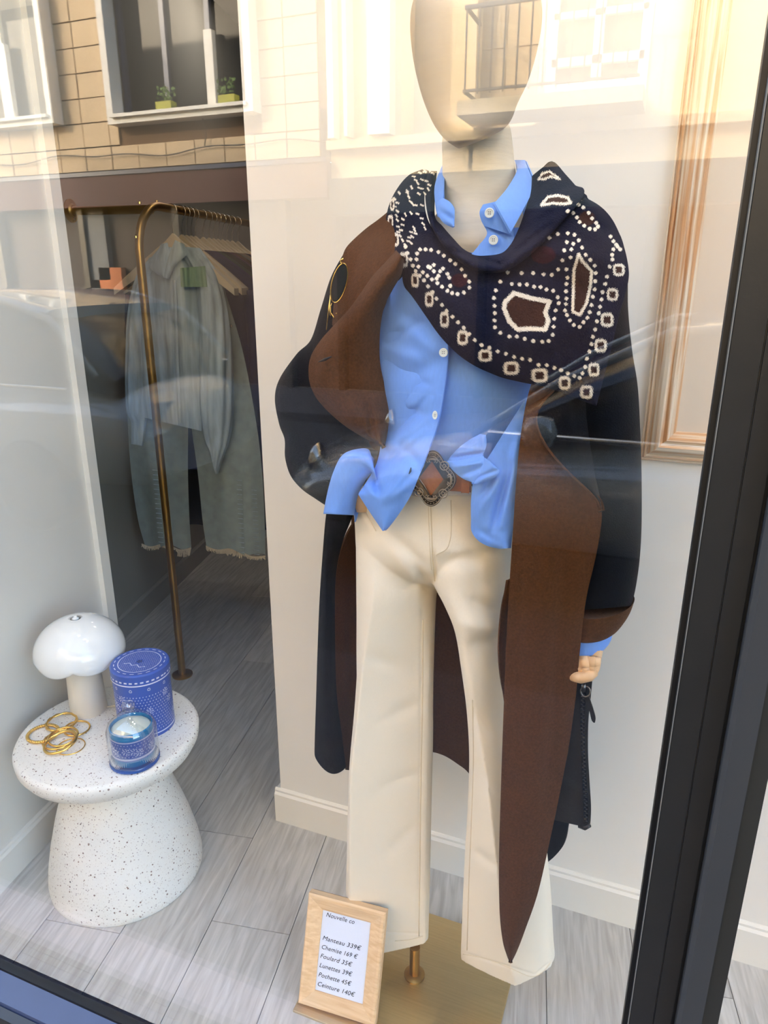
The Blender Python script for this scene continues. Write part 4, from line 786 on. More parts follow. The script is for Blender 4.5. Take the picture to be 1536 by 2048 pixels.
# ================================================================ SCARF
Z = .3646
def zz(l): return np.array([(740 + a * Z, 300 + b * Z) for a, b in l])
RINGS = [(1365, 658, 33, 36), (1330, 793, 32, 36), (1300, 932, 36, 40), (1265, 1073, 35, 38), (1228, 1205, 32, 38), (1187, 1328, 36, 38), (1068, 1278, 33, 38), (930, 1237, 46, 40), (775, 1197, 44, 38), (632, 1128, 38, 34), (508, 1030, 30, 42), (408, 930, 25, 44), (325, 820, 24, 42), (247, 715, 21, 40), (185, 603, 24, 42), (137, 492, 22, 38), (112, 395, 15, 40), (122, 300, 12, 34)]
DOTS = [(1330, 600), (1315, 640), (1300, 695), (1290, 735), (1275, 780), (1270, 820), (1262, 860), (1255, 895), (1245, 940), (1235, 985), (1222, 1025), (1215, 1065), (1203, 1105), (1190, 1145), (1180, 1190), (1165, 1225), (1150, 1250), (1120, 1240), (1085, 1225), (1048, 1208), (1012, 1195), (970, 1180), (925, 1180), (878, 1152), (835, 1145), (790, 1135), (745, 1118), (700, 1105), (655, 1085), (612, 1070), (575, 1043), (543, 1010), (515, 975), (483, 945), (452, 915), (420, 882), (395, 850), (365, 815), (343, 780), (318, 748), (296, 715), (272, 690), (250, 665), (235, 635), (222, 600), (205, 565), (195, 530),
 (755, 672), (832, 675), (895, 675), (952, 682), (997, 685), (1032, 655), (715, 722), (690, 770), (680, 812), (683, 855), (685, 895), (683, 935), (685, 972), (715, 1003), (765, 1023), (805, 1023), (848, 1036), (895, 1048), (945, 1052), (980, 1048), (1003, 1013), (1007, 970), (1010, 925), (1018, 880), (1035, 840), (1030, 808), (1005, 772), (968, 765), (935, 752), (900, 750), (860, 738), (820, 738), (778, 735),
 (1030, 460), (985, 482), (1085, 457), (1122, 465), (1145, 495), (1163, 535), (1183, 575), (1208, 603), (1233, 635), (1238, 675), (1235, 720), (1232, 765), (1222, 805), (1215, 850), (1205, 890), (1192, 920), (1170, 945), (1150, 970), (1118, 960), (1097, 935), (1080, 905), (1070, 880), (1075, 845), (1078, 815), (1075, 775), (1078, 735), (1083, 700), (1078, 655), (1100, 590), (1080, 505), (1065, 550), (1055, 605), (1105, 545), (1115, 515),
 (275, 545), (305, 545), (335, 548), (375, 560), (405, 580), (440, 605), (468, 625), (503, 655), (522, 690), (545, 722), (545, 755), (515, 782), (480, 790), (450, 785), (425, 772), (395, 750), (370, 730), (340, 710), (315, 690), (290, 670), (265, 640), (255, 600), (258, 568), (330, 645), (350, 665), (375, 690), (400, 650), (385, 665), (425, 680), (435, 700), (440, 745), (365, 705), (320, 640), (350, 630),
 (1115, 345), (1135, 370), (1150, 395), (1175, 415), (1205, 432), (1235, 435), (1250, 420), (1240, 400), (1218, 375), (1200, 345), (1170, 315), (1145, 300), (1320, 475), (1335, 500), (1350, 520), (1335, 545), (1328, 575), (1372, 545), (1358, 530), (1085, 335)]
DASH = [(180, 380), (195, 355), (225, 345), (260, 350), (283, 375), (292, 405), (302, 430), (240, 425), (225, 450), (215, 480), (225, 510), (245, 440), (232, 475), (210, 500), (250, 458), (205, 235), (213, 258), (222, 283), (250, 303), (285, 303), (235, 298), (262, 182), (285, 163), (310, 170), (325, 192), (320, 215), (300, 238), (270, 208), (285, 212), (268, 240), (160, 235), (135, 268), (150, 290), (135, 310), (150, 335), (145, 360), (150, 385), (153, 420), (155, 450), (165, 470), (178, 495), (192, 520), (170, 440), (178, 410), (205, 225), (228, 205), (250, 165), (240, 145), (275, 125), (300, 112), (325, 112), (345, 128), (300, 120)]
PENT = [(740, 835), (790, 785), (880, 812), (985, 832), (962, 890), (978, 935), (962, 985), (880, 980), (810, 985), (765, 940), (735, 870)]
LEAF = [(1145, 572), (1165, 610), (1216, 665), (1210, 740), (1188, 840), (1150, 905), (1112, 885), (1115, 780), (1118, 660)]
LEAF2 = [(940, 302), (975, 258), (1030, 248), (1085, 262), (1102, 290), (1060, 296), (1000, 292)]
LEAF3 = [(925, 160), (945, 128), (985, 118), (1040, 158), (990, 145), (955, 160)]
def polydist(px, py, poly):
    q = np.array(poly); d = np.full(px.shape, 1e9); ins = np.zeros(px.shape, bool)
    for (x0, y0), (x1, y1) in zip(q, np.roll(q, -1, 0)):
        t = np.clip(((px - x0) * (x1 - x0) + (py - y0) * (y1 - y0)) / ((x1 - x0) ** 2 + (y1 - y0) ** 2 + 1e-9), 0, 1)
        d = np.minimum(d, np.hypot(px - x0 - t * (x1 - x0), py - y0 - t * (y1 - y0)))
        c = ((y0 > py) != (y1 > py)) & (px < (x1 - x0) * (py - y0) / (y1 - y0 + 1e-9) + x0); ins ^= c
    return d, ins
NAVY = np.array(lin((17, 21, 42))); CRM = np.array(lin((232, 222, 204))); DBR = np.array(lin((58, 34, 28))); MAR = np.array(lin((62, 22, 26)))
def scarf_paint(px, py):
    zx, zy = (px - 740) / Z, (py - 300) / Z
    h = np.sin(zx * .62 + np.sin(zy * .31) * 2) * 2.3 + np.sin(zy * .71 + np.sin(zx * .37) * 2) * 2.3    # knit jaggedness
    c = np.tile(NAVY, (len(px), 1)) * (1 + .18 * np.sin(zx * 4.1 + zy)[:, None] * np.sin(zy * 3.7)[:, None])
    def put(mask, col, a=1.0): c[mask] = c[mask] * (1 - a) + col * a
    put((((zx - 490) / 45) ** 2 + ((zy - 715) / 38) ** 2) < 1 + h * .05, MAR, .7)
    put((((zx - 950) / 68) ** 2 + ((zy - 575) / 48) ** 2) < 1 + h * .05, MAR, .7)
    put((((zx - 1190) / 45) ** 2 + ((zy - 375) / 40) ** 2) < 1 + h * .05, DBR, .9)
    for poly, w in ((PENT, 12), (LEAF, 8), (LEAF2, 7), (LEAF3, 5)):
        d, ins = polydist(zx, zy, poly); put(ins, DBR); put(d < w + h, CRM)
    for x, y, a, b in RINGS:
        r = np.hypot((zx - x) / a, (zy - y) / b) + .06 * np.cos(4 * np.arctan2(zy - y, zx - x)) * 0 + .07 * np.cos(4 * (np.arctan2((zy - y) / b, (zx - x) / a))) + h * .035
        put(r < 1.02, CRM); put(r < .58, DBR)
    for x, y in DOTS:
        dx, dy = np.abs(zx - x), np.abs(zy - y); put((dx + dy < 14.5 + h) & (np.maximum(dx, dy) < 11) & ~((np.abs(dx - dy) < 2) & (dx > 6) & (h > 1)), CRM)
    for i, (x, y) in enumerate(DASH):
        a = R(35 + 25 * math.sin(i * 1.3)); u = (zx - x) * math.cos(a) + (zy - y) * math.sin(a); v = -(zx - x) * math.sin(a) + (zy - y) * math.cos(a); put((np.abs(u) < 11) & (np.abs(v) < 4.5 + h * .5), CRM)
    return c
def scarf():
    t_ = thing('scarf', 'navy knitted bandana scarf with cream and brown motifs around the neck', 'scarf', (MX, MY, 1.4))
    A = [(872, 345, .37), (850, 385, .31), (856, 440, .24), (890, 490, .195), (940, 526, .172), (1000, 532, .165), (1060, 500, .17), (1110, 450, .19), (1165, 400, .24), (1166, 396, .27)]
    Bc = [(846, 338, .385), (818, 350, .375), (795, 376, .36), (778, 410, .335), (770, 450, .31), (768, 490, .285), (778, 530, .245), (796, 560, .22), (822, 590, .198), (850, 630, .184), (880, 672, .176), (915, 708, .171), (950, 732, .168), (985, 748, .167), (1010, 757, .168), (1050, 766, .166), (1090, 774, .166), (1130, 788, .17), (1165, 802, .175), (1193, 812, .18), (1193, 812, .18), (1205, 765, .188), (1222, 700, .198), (1236, 640, .21), (1250, 590, .222), (1257, 560, .23), (1257, 535, .24), (1250, 500, .255), (1238, 465, .27), (1222, 435, .285), (1200, 412, .295), (1168, 393, .30)]
    cs = [(880, 480, 960, 560, 12, .006), (960, 560, 1060, 530, 12, .005), (820, 500, 900, 620, 20, -.008), (900, 560, 980, 640, 16, .004), (1080, 500, 1210, 520, 22, -.010), (1060, 540, 1220, 600, 16, .006), (1000, 700, 1200, 640, 30, -.006), (790, 430, 830, 520, 12, .006), (1140, 420, 1230, 470, 14, .008), (1150, 440, 1190, 760, 18, -.005), (1090, 560, 1140, 770, 16, .004)]
    G = ruled(A, Bc, 640, 330, .022, cs, bp=.7); sheet('main_drape', G, [MW['knit']], t_, .005, paint=scarf_paint)
    A = [(874, 342, .36), (871, 380, .31), (870, 432, .26), (885, 452, .235), (905, 475, .21), (930, 500, .198), (960, 510, .192), (1000, 507, .19), (1020, 490, .195), (1036, 460, .205), (1052, 415, .23), (1060, 385, .26), (1064, 352, .30)]
    Bc = [(856, 342, .35), (850, 385, .29), (858, 440, .225), (880, 484, .19), (915, 520, .165), (950, 541, .152), (1000, 545, .15), (1040, 526, .152), (1080, 492, .16), (1120, 448, .18), (1156, 408, .21), (1168, 388, .23), (1166, 376, .25), (1150, 370, .265), (1134, 352, .28), (1118, 334, .295), (1104, 322, .305)]
    cs = [(900, 500, 1000, 528, 6, .007), (1000, 528, 1100, 450, 7, .007), (1060, 440, 1130, 390, 10, -.006), (1070, 380, 1130, 345, 8, .004), (880, 440, 930, 520, 8, -.004)]
    G = ruled(A, Bc, 360, 120, .022, cs, bp=.7); sheet('neck_roll', G, [MW['knit']], t_, .006, paint=scarf_paint)
    G = ruled([(1066, 350, .34), (1085, 335, .34), (1104, 323, .335), (1130, 350, .33), (1160, 385, .32)], [(1060, 420, .34), (1085, 430, .34), (1105, 440, .34), (1130, 440, .33), (1160, 430, .32)], 30, 12, .0); sheet('inner_fold', G, [MW['knit']], t_, .004, paint=scarf_paint)
scarf()

# ================================================================ SUNGLASSES on the lapel
def sunglasses():
    c = P(682, 567, .205); t_ = thing('sunglasses', 'round thin gold-rimmed dark sunglasses hooked on the coat shoulder', 'sunglasses', c)
    def rim(pts, r, name, par=t_): return B().tube([P(*p) for p in pts], r, 7).make(name, MW['gold'], par, smooth=True)
    el = []
    for i in range(40):
        t = 2 * math.pi * i / 40; a, b = 14.5 * math.cos(t), 40 * math.sin(t); an = R(14)
        el.append(P(678.5 + a * math.cos(an) - b * math.sin(an), 566 + a * math.sin(an) + b * math.cos(an), .204 + .0004 * a))
    B().tube(el, .0009, 7, closed=True).make('rim', MW['gold'], t_, smooth=True)
    cc = np.mean(el, 0); B().add([cc + (e - cc) * .97 for e in el], [tuple(range(40))]).add([cc + (e - cc) * .97 + np.array([0, .002, 0]) for e in el], [tuple(range(40))]).make('lens', MW['lens'], t_)
    el2 = [e + np.array([-.002, .030, -.050]) for e in el]; B().tube(el2, .0009, 7, closed=True).make('rim', MW['gold'], t_, smooth=True)
    cc = np.mean(el2, 0); B().add([cc + (e - cc) * .97 for e in el2], [tuple(range(40))]).add([cc + (e - cc) * .97 + np.array([0, .002, 0]) for e in el2], [tuple(range(40))]).make('lens', MW['lens'], t_)
    rim([(687, 517, .203), (682, 520, .202), (681, 525, .202), (687, 528, .203)], .0012, 'hinge')
    rim([(664, 606, .204), (661, 612, .203), (661, 625, .202), (666, 632, .202), (669, 638, .202)], .0008, 'bridge')
    rim([(667, 556, .201), (663, 580, .201), (658, 610, .201), (656, 632, .201), (653, 660, .202)], .0008, 'temple_arm')
    rim([(661, 590, .2), (658, 620, .2), (662, 632, .2)], .001, 'temple_arm')
    B().lathe([(.0014, 0), (.0014, .001), (0, .0016)], P(673, 628, .205), 12).make('screw', MW['gold'], t_)
sunglasses()

# ================================================================ POUCH
def pouch():
    t_ = thing('pouch', 'black leather zip pouch held by the wooden hand', 'bag', P(1140, 1500, .24))
    A = [(1110, 1352, .25), (1102, 1420, .25), (1094, 1500, .25), (1086, 1580, .25), (1080, 1634, .25)]
    Bc = [(1186, 1345, .238), (1182, 1390, .238), (1177, 1440, .238), (1176, 1500, .238), (1179, 1560, .238), (1182, 1610, .238), (1181, 1644, .238), (1178, 1656, .238)]
    px, py, Y = ruled(A, Bc, 60, 30, .010, [(1110, 1450, 1150, 1500, 14, .004), (1120, 1560, 1160, 1590, 12, .003)]); sheet('bag_body', (px, py, Y), [MW['leather']], t_, .016)
    G = ruled([(1160, 1368, .230), (1161, 1440, .229), (1163, 1520, .229), (1166, 1600, .229), (1167, 1645, .229)], [(1173, 1368, .230), (1170, 1440, .229), (1171, 1520, .229), (1176, 1600, .229), (1177, 1645, .229)], 40, 5, .0); sheet('zip_tape', G, [MW['cardk']], t_, .002)
    q = cr([(1166, 1385), (1165, 1440), (1167, 1520), (1171, 1600), (1172, 1642)], 66); b = B()
    for i, (x, y) in enumerate(q):
        c = P(x + (1.3 if i % 2 else -1.3), y, .2275); b.box(c[0] - .0016, c[0] + .0016, c[1] - .0008, c[1] + .0008, c[2] - .0008, c[2] + .0008)
    o = b.make('zip_teeth', MW['zip'], t_)
    c = P(1171, 1383, .224); ring = [c + np.array([.007 * math.cos(t), .002 * math.sin(t), .008 * math.sin(t)]) for t in np.linspace(0, 2 * math.pi, 20, endpoint=False)]
    B().tube(ring, .0013, 8, closed=True).box(*(v for a, w in zip(P(1167, 1375, .226), (.003, .003, .006)) for v in (a - w, a + w))).make('zip_slider', MW['zip'], t_, smooth=True)
    G = ruled([(1168, 1396, .223), (1178, 1420, .222), (1183, 1440, .222), (1188, 1446, .222)], [(1178, 1394, .223), (1186, 1418, .222), (1191, 1436, .222), (1190, 1445, .222)], 20, 5, .0); sheet('zip_pull', G, [MW['leather']], t_, .003)
    B().tube([P(1158, 1651, .238), P(1170, 1656, .234), P(1179, 1650, .234)], .004, 8).make('corner_fold', MW['leather'], t_, smooth=True)
pouch()

# ================================================================ CLOTHES RAIL
def rail():
    t_ = thing('clothes_rail', 'curved brass clothes rail fixed to the side wall and floor', 'clothes rail', RO)
    zt = 1.637; rad = .15
    pts = [RO + np.array([0, 0, z]) for z in np.linspace(.004, zt - rad, 30)]
    for a in np.linspace(0, math.pi / 2, 14)[1:]: pts.append(RO + WB * rad * (1 - math.cos(a)) + np.array([0, 0, zt - rad + rad * math.sin(a)]))
    for d in np.linspace(rad, 1.9, 10)[1:]: pts.append(RO + WB * d + np.array([0, 0, zt]))
    B().tube(pts, .0135, 20).make('rail_tube', MW['darkbrass'], t_, smooth=True, angle=50)
    a = RO + WB * .105 + np.array([0, 0, zt - .012]); b_ = a - UB * .285
    B().tube([a, b_], .0135, 20).make('wall_arm', MW['darkbrass'], t_, smooth=True, angle=50)
    rot = Vector(UB).to_track_quat('Z', 'Y').to_matrix()
    B().lathe([(0, 0), (.036, 0), (.036, .004), (.022, .008), (.018, .014), (0, .014)], b_ - UB * .004, 36, rot=rot).make('wall_flange', MW['darkbrass'], t_, smooth=True, angle=40)
    B().lathe([(.007, 0), (.006, .004), (0, .005)], b_ + UB * .002 + np.array([0, 0, -.028]), 12, rot=rot).make('screw', MW['gold'], t_)
    for z, d in ((zt + .014, .14), (zt - .10, -.012), (zt - .0, .03)):
        B().lathe([(.0045, -.003), (.0045, .003), (0, .005)], RO + WB * d + np.array([0, 0, z]), 12).make('screw', MW['gold'], t_)
    B().lathe([(0, 0), (.038, 0), (.038, .005), (.03, .008), (.0145, .009), (0, .009)], RO, 40).make('floor_flange', MW['darkbrass'], t_, smooth=True, angle=40)
rail()
ZR = 1.637
def hanger_mesh():
    w = .222; b = B(); V = []
    N_ = 30
    for i in range(N_ + 1):
        u = -w + 2 * w * i / N_; s = abs(u) / w
        zc = -.115 - .148 * s ** 1.15 + (.01 if s < .12 else 0) * (1 - s / .12 if s < .12 else 0); hh = .030 * (1 - .62 * s); dth = .007 + .012 * s
        off = .02 * s ** 2
        for (dd, dz) in ((-dth + off, -hh), (dth + off, -hh), (dth + off, hh), (-dth + off, hh)): V.append(tuple(UB * u + WB * dd * -1 + np.array([0, 0, zc + dz])))
    Fc = [(i * 4 + j, i * 4 + (j + 1) % 4, (i + 1) * 4 + (j + 1) % 4, (i + 1) * 4 + j) for i in range(N_) for j in range(4)] + [(3, 2, 1, 0), tuple(N_ * 4 + j for j in range(4))]
    return B().add(V, Fc)
def hanger_hook():
    pts = [np.array([0, 0, z]) for z in (-.11, -.075, -.05)]
    for a in np.linspace(-60, 205, 16): pts.append(UB * .0195 * math.cos(R(a)) + np.array([0, 0, -.002 + .0195 * math.sin(R(a))]))
    return pts
h0 = None; HD = [.235, .30, .335, .37, .405, .47, .52, .56, .60, .645, .69, .74, .80]
hcol = ['light denim shirt', 'light jeans', 'navy jacket', 'ink blue sweater', 'dark green shirt', 'black coat', 'plum cardigan', 'brown jacket', 'grey knit', 'taupe blouse', 'dark dress', 'rose shirt', 'navy dress']
for i, d in enumerate(HD):
    loc = RO + WB * d + np.array([0, 0, ZR + (.0165 - .0195 + .002)])
    if h0 is None:
        h0 = thing('clothes_hanger', 'x', 'hanger', loc, 'wooden clothes hangers on the rail')
        hb = hanger_mesh().make('hanger_bar', MW['hang'], None, smooth=True, angle=35); hb.parent = h0
        hk = B().tube(hanger_hook(), .0017, 8).make('hook', MW['chrome'], None, smooth=True); hk.parent = h0; h = h0; kids = [hb, hk]
    else:
        h = h0.copy(); COL.objects.link(h); h.location = [float(v) for v in loc]
        for k in kids: kc = k.copy(); COL.objects.link(kc); kc.parent = h
    h['label'] = 'pale wooden hanger on the brass rail ' + ('at its front, holding the light denim shirt' if i == 0 else 'holding the %s, %s from front' % (hcol[i], ('second', 'third', 'fourth', 'fifth', 'sixth', 'seventh', 'eighth', 'ninth', 'tenth', 'eleventh', 'twelfth', 'last')[i - 1]))
def fold_v(n, a, ph=0): return lambda u, v: a * np.sin(v * n * 2 * math.pi + ph + 1.3 * np.sin(u * 4)) * (.3 + .7 * u)
def rack_shirt():
    t_ = thing('denim_shirt', 'pale washed denim shirt with puffed sleeves, first garment on the rail', 'shirt', RO + WB * .22 + np.array([0, 0, 1.3])); D = .215
    G = ruled([(322, 492, D), (300, 520, D), (285, 560, D), (276, 640, D), (272, 720, D), (272, 790, D), (275, 832, D)], [(372, 498, D), (396, 545, D), (402, 600, D), (403, 660, D), (404, 740, D), (404, 800, D), (403, 862, D)], 110, 70, .02, [(350, 560, 352, 850, 5, .006)], fold_v(5, .005)); sheet('body', G, [MW['chambray']], t_, .002, PW)
    V, Fc = limb([(352, 492, 398, 496, D, .02), (372, 520, 432, 545, D, .035), (392, 560, 449, 600, D, .05), (402, 640, 458, 660, D - .01, .055), (404, 720, 462, 725, D - .01, .06), (404, 800, 463, 800, D - .01, .06), (408, 850, 461, 850, D - .01, .055), (414, 885, 455, 885, D - .01, .04), (422, 905, 448, 905, D - .01, .03), (429, 935, 438, 935, D - .01, .02), (432, 948, 435, 948, D - .01, .008)], 72, 90, pf=PW, wr=lambda s, t: 1 + .07 * np.sin(9 * t + 4 * s)); mesh('sleeve', V, Fc, MW['chambray'], t_)
    V, Fc = limb([(300, 515, 330, 505, D + .01, .02), (275, 555, 305, 560, D + .01, .035), (262, 620, 292, 620, D + .01, .045), (257, 700, 290, 700, D + .01, .045), (256, 780, 292, 780, D + .01, .045), (258, 825, 293, 820, D + .01, .04), (265, 843, 291, 843, D + .01, .025), (264, 880, 285, 890, D + .01, .022), (264, 888, 283, 892, D + .01, .02)], 60, 60, pf=PW, wr=lambda s, t: 1 + .06 * np.sin(8 * t + 4 * s)); mesh('sleeve', V, Fc, MW['chambray'], t_)
    G = ruled([(322, 488, D - .02), (306, 520, D - .03), (300, 536, D - .03), (325, 555, D - .035)], [(335, 485, D - .02), (340, 510, D - .03), (342, 535, D - .035), (330, 552, D - .035)], 24, 12, .008); sheet('collar_leaf', G, [MW['chambray']], t_, .003, PW)
    G = ruled([(350, 480, D - .03), (338, 510, D - .035), (326, 545, D - .035), (325, 555, D - .035)], [(368, 488, D - .02), (374, 508, D - .03), (352, 530, D - .035), (338, 558, D - .035)], 24, 12, .012); sheet('collar_leaf', G, [MW['chambray']], t_, .003, PW)
    G = ruled([(360, 536, D - .045), (362, 574, D - .045)], [(410, 532, D - .05), (414, 574, D - .05)], 14, 30, .012, (), lambda u, v: .003 * np.sin(v * 30)); sheet('reflection_patch', G, [MW['green_refl']], t_, .002, PW).__setitem__('label', 'green reflection on the chest, painted as a patch')  # reflected green veil on the chest, put in as a coloured cloth patch
    G = ruled([(345, 560, D - .03), (350, 700, D - .03), (356, 850, D - .03)], [(352, 560, D - .03), (357, 700, D - .03), (362, 850, D - .03)], 30, 5, .004); sheet('placket', G, [MW['chambray']], t_, .002, PW)
rack_shirt()
def rack_jeans():
    D = .30; t_ = thing('cropped_jeans', 'light wash cropped jeans with frayed hems hanging behind the denim shirt', 'jeans', RO + WB * D + np.array([0, 0, 1.0]))
    G = ruled([(262, 572, D), (258, 640, D), (255, 760, D), (256, 860, D), (264, 960, D), (276, 1040, D), (290, 1092, D)], [(372, 590, D), (374, 680, D), (376, 780, D), (376, 870, D), (376, 950, D), (379, 1040, D), (383, 1096, D)], 90, 40, .035, (), fold_v(2, .006)); px, py, Y = G; py += (5 * np.sin(np.linspace(0, 9, 40)))[None] * np.clip((np.linspace(0, 1, 90)[:, None] - .93) / .07, 0, 1); sheet('trouser_leg', (px, py, Y), [MW['denim']], t_, .012, PW)
    G = ruled([(366, 590, D), (370, 700, D), (378, 800, D), (384, 862, D), (396, 950, D), (405, 1040, D), (413, 1094, D)], [(445, 568, D), (462, 620, D), (485, 700, D), (505, 800, D), (520, 900, D), (528, 1000, D), (531, 1112, D)], 90, 50, .04, [(485, 920, 488, 1100, 3, .004)], fold_v(2, .006)); px, py, Y = G; py += (4 * np.sin(np.linspace(0, 12, 50)))[None] * np.clip((np.linspace(0, 1, 90)[:, None] - .93) / .07, 0, 1); sheet('trouser_leg', (px, py, Y), [MW['denim']], t_, .012, PW)
    for x0, y0, x1, y1 in ((478, 960, 484, 1104), (508, 980, 514, 1108), (310, 940, 322, 1084)):
        b = B()
        for k in range(16):
            x, y = x0 + (x1 - x0) * k / 15, y0 + (y1 - y0) * k / 15; b.tube([PW(x - 5, y, D - .042), PW(x + 5, y + 1, D - .042)], .0016, 5)
        b.make('seam_puckers', MW['chambray'], t_)['kind'] = 'stuff'
    G = ruled([(262, 560, D - .02), (264, 590, D - .02)], [(447, 556, D - .02), (452, 590, D - .02)], 10, 30, .03); sheet('waistband', G, [MW['denim']], t_, .01, PW)
    for (xa, ya, xb, yb) in ((284, 1090, 382, 1100), (412, 1094, 531, 1116)):
        b = B(); n = int((xb - xa) * 1.5)
        for i in range(n):
            s = i / n; x = xa + (xb - xa) * s; y = ya + (yb - ya) * s + 4 * math.sin(s * 10) - 3
            L = random.uniform(3, 9) + (7 if (s > .72 and xa < 300) or (.35 < s < .6 and xa > 300) else 0)
            p = [PW(x + random.uniform(-2, 2) * k, y + L * k, D - .03) for k in (0, .5, 1)]; b.tube(p, .0014, 4)
        b.make('frayed_hem', MW['fray'], t_).__setitem__('kind', 'stuff')
    for x, y in ((462, 652),): B().lathe([(.005, 0), (.005, .002), (0, .003)], PW(x, y, D - .045), 14, rot=Vector(-WB).to_track_quat('Z', 'Y').to_matrix()).make('rivet', MW['chrome'], t_, smooth=True)
    G = ruled([(432, 1092, D + .03), (440, 1108, D + .03)], [(470, 1092, D + .03), (472, 1106, D + .03)], 8, 10, .0); sheet('torn_patch', G, [MW['fray']], t_, .002, PW)
rack_jeans()
GARM = [(.335, (20, 22, 62), 'navy_jacket', 'deep navy jacket hanging right behind the light jeans', 'jacket', (.235, .72)), (.372, (26, 28, 70), 'ink_sweater', 'ink blue sweater behind the navy jacket', 'sweater', (.225, .62)),
        (.41, (26, 44, 46), 'dark_green_shirt', 'dark green shirt in the middle of the rail', 'shirt', (.23, .7)), (.47, (18, 18, 22), 'black_coat', 'black coat on the rail behind the dark green shirt', 'coat', (.235, 1.0)),
        (.52, (62, 36, 56), 'plum_cardigan', 'plum cardigan on the rail', 'cardigan', (.225, .7)), (.56, (70, 46, 34), 'brown_jacket', 'brown jacket on the rail', 'jacket', (.23, .75)), (.605, (96, 96, 92), 'grey_knit', 'grey knitted top on the rail', 'sweater', (.22, .6)),
        (.65, (120, 104, 92), 'taupe_blouse', 'taupe blouse on the rail', 'blouse', (.225, .66)), (.70, (34, 30, 40), 'dark_dress', 'dark long dress on the rail', 'dress', (.22, 1.0)), (.75, (150, 110, 106), 'rose_shirt', 'dusty rose shirt on the rail', 'shirt', (.225, .7)), (.81, (24, 28, 54), 'navy_dress', 'navy dress at the far end of the rail', 'dress', (.22, .95))]
for D, colr, nm, lab, cat, (wd, ln) in GARM:
    t_ = thing(nm, lab, cat, RO + WB * D + np.array([0, 0, 1.2])); mt = M(nm + '_cloth', colr, .9, var=.15, vs=30, bump=.2, bs=400)
    nu, nv = 40, 48; U_ = np.linspace(0, 1, nu)[:, None]; Vv = np.linspace(-1, 1, nv)[None]
    sh = wd * (1.02 + .08 * U_); x = Vv * sh; zs = ZR - .078 - .15 * np.abs(Vv) ** 1.15 - .055 * np.exp(-(Vv / .24) ** 2); zb = ZR - .2 - ln; z = zs * (1 - U_) + zb * U_
    for sgn, nm2 in ((-1, 'front'), (1, 'back')):
        w_ = D + sgn * (.012 + .012 * U_ + .006 * np.sin(Vv * 14 + D * 50) * U_)
        W3 = RO + UB * x[..., None] + WB * w_[..., None] + np.array([0, 0, 1.0]) * z[..., None]
        sheet(nm2, (x, z, w_), [mt], t_, .002, lambda a, b, c, W3=W3: W3)
    for sg in (-1, 1):
        s0 = RO + UB * sg * wd * .96 + WB * D + np.array([0, 0, ZR - .26]); q = [s0 + np.array([0, 0, -.0]), s0 + UB * sg * .015 + np.array([0, 0, -.15]), s0 + UB * sg * .01 + np.array([0, 0, -.33]), s0 + UB * sg * .0 + np.array([0, 0, -.48])]
        B().tube(q, [.03, .036, .032, .024], 14).make('sleeve', mt, t_, smooth=True)

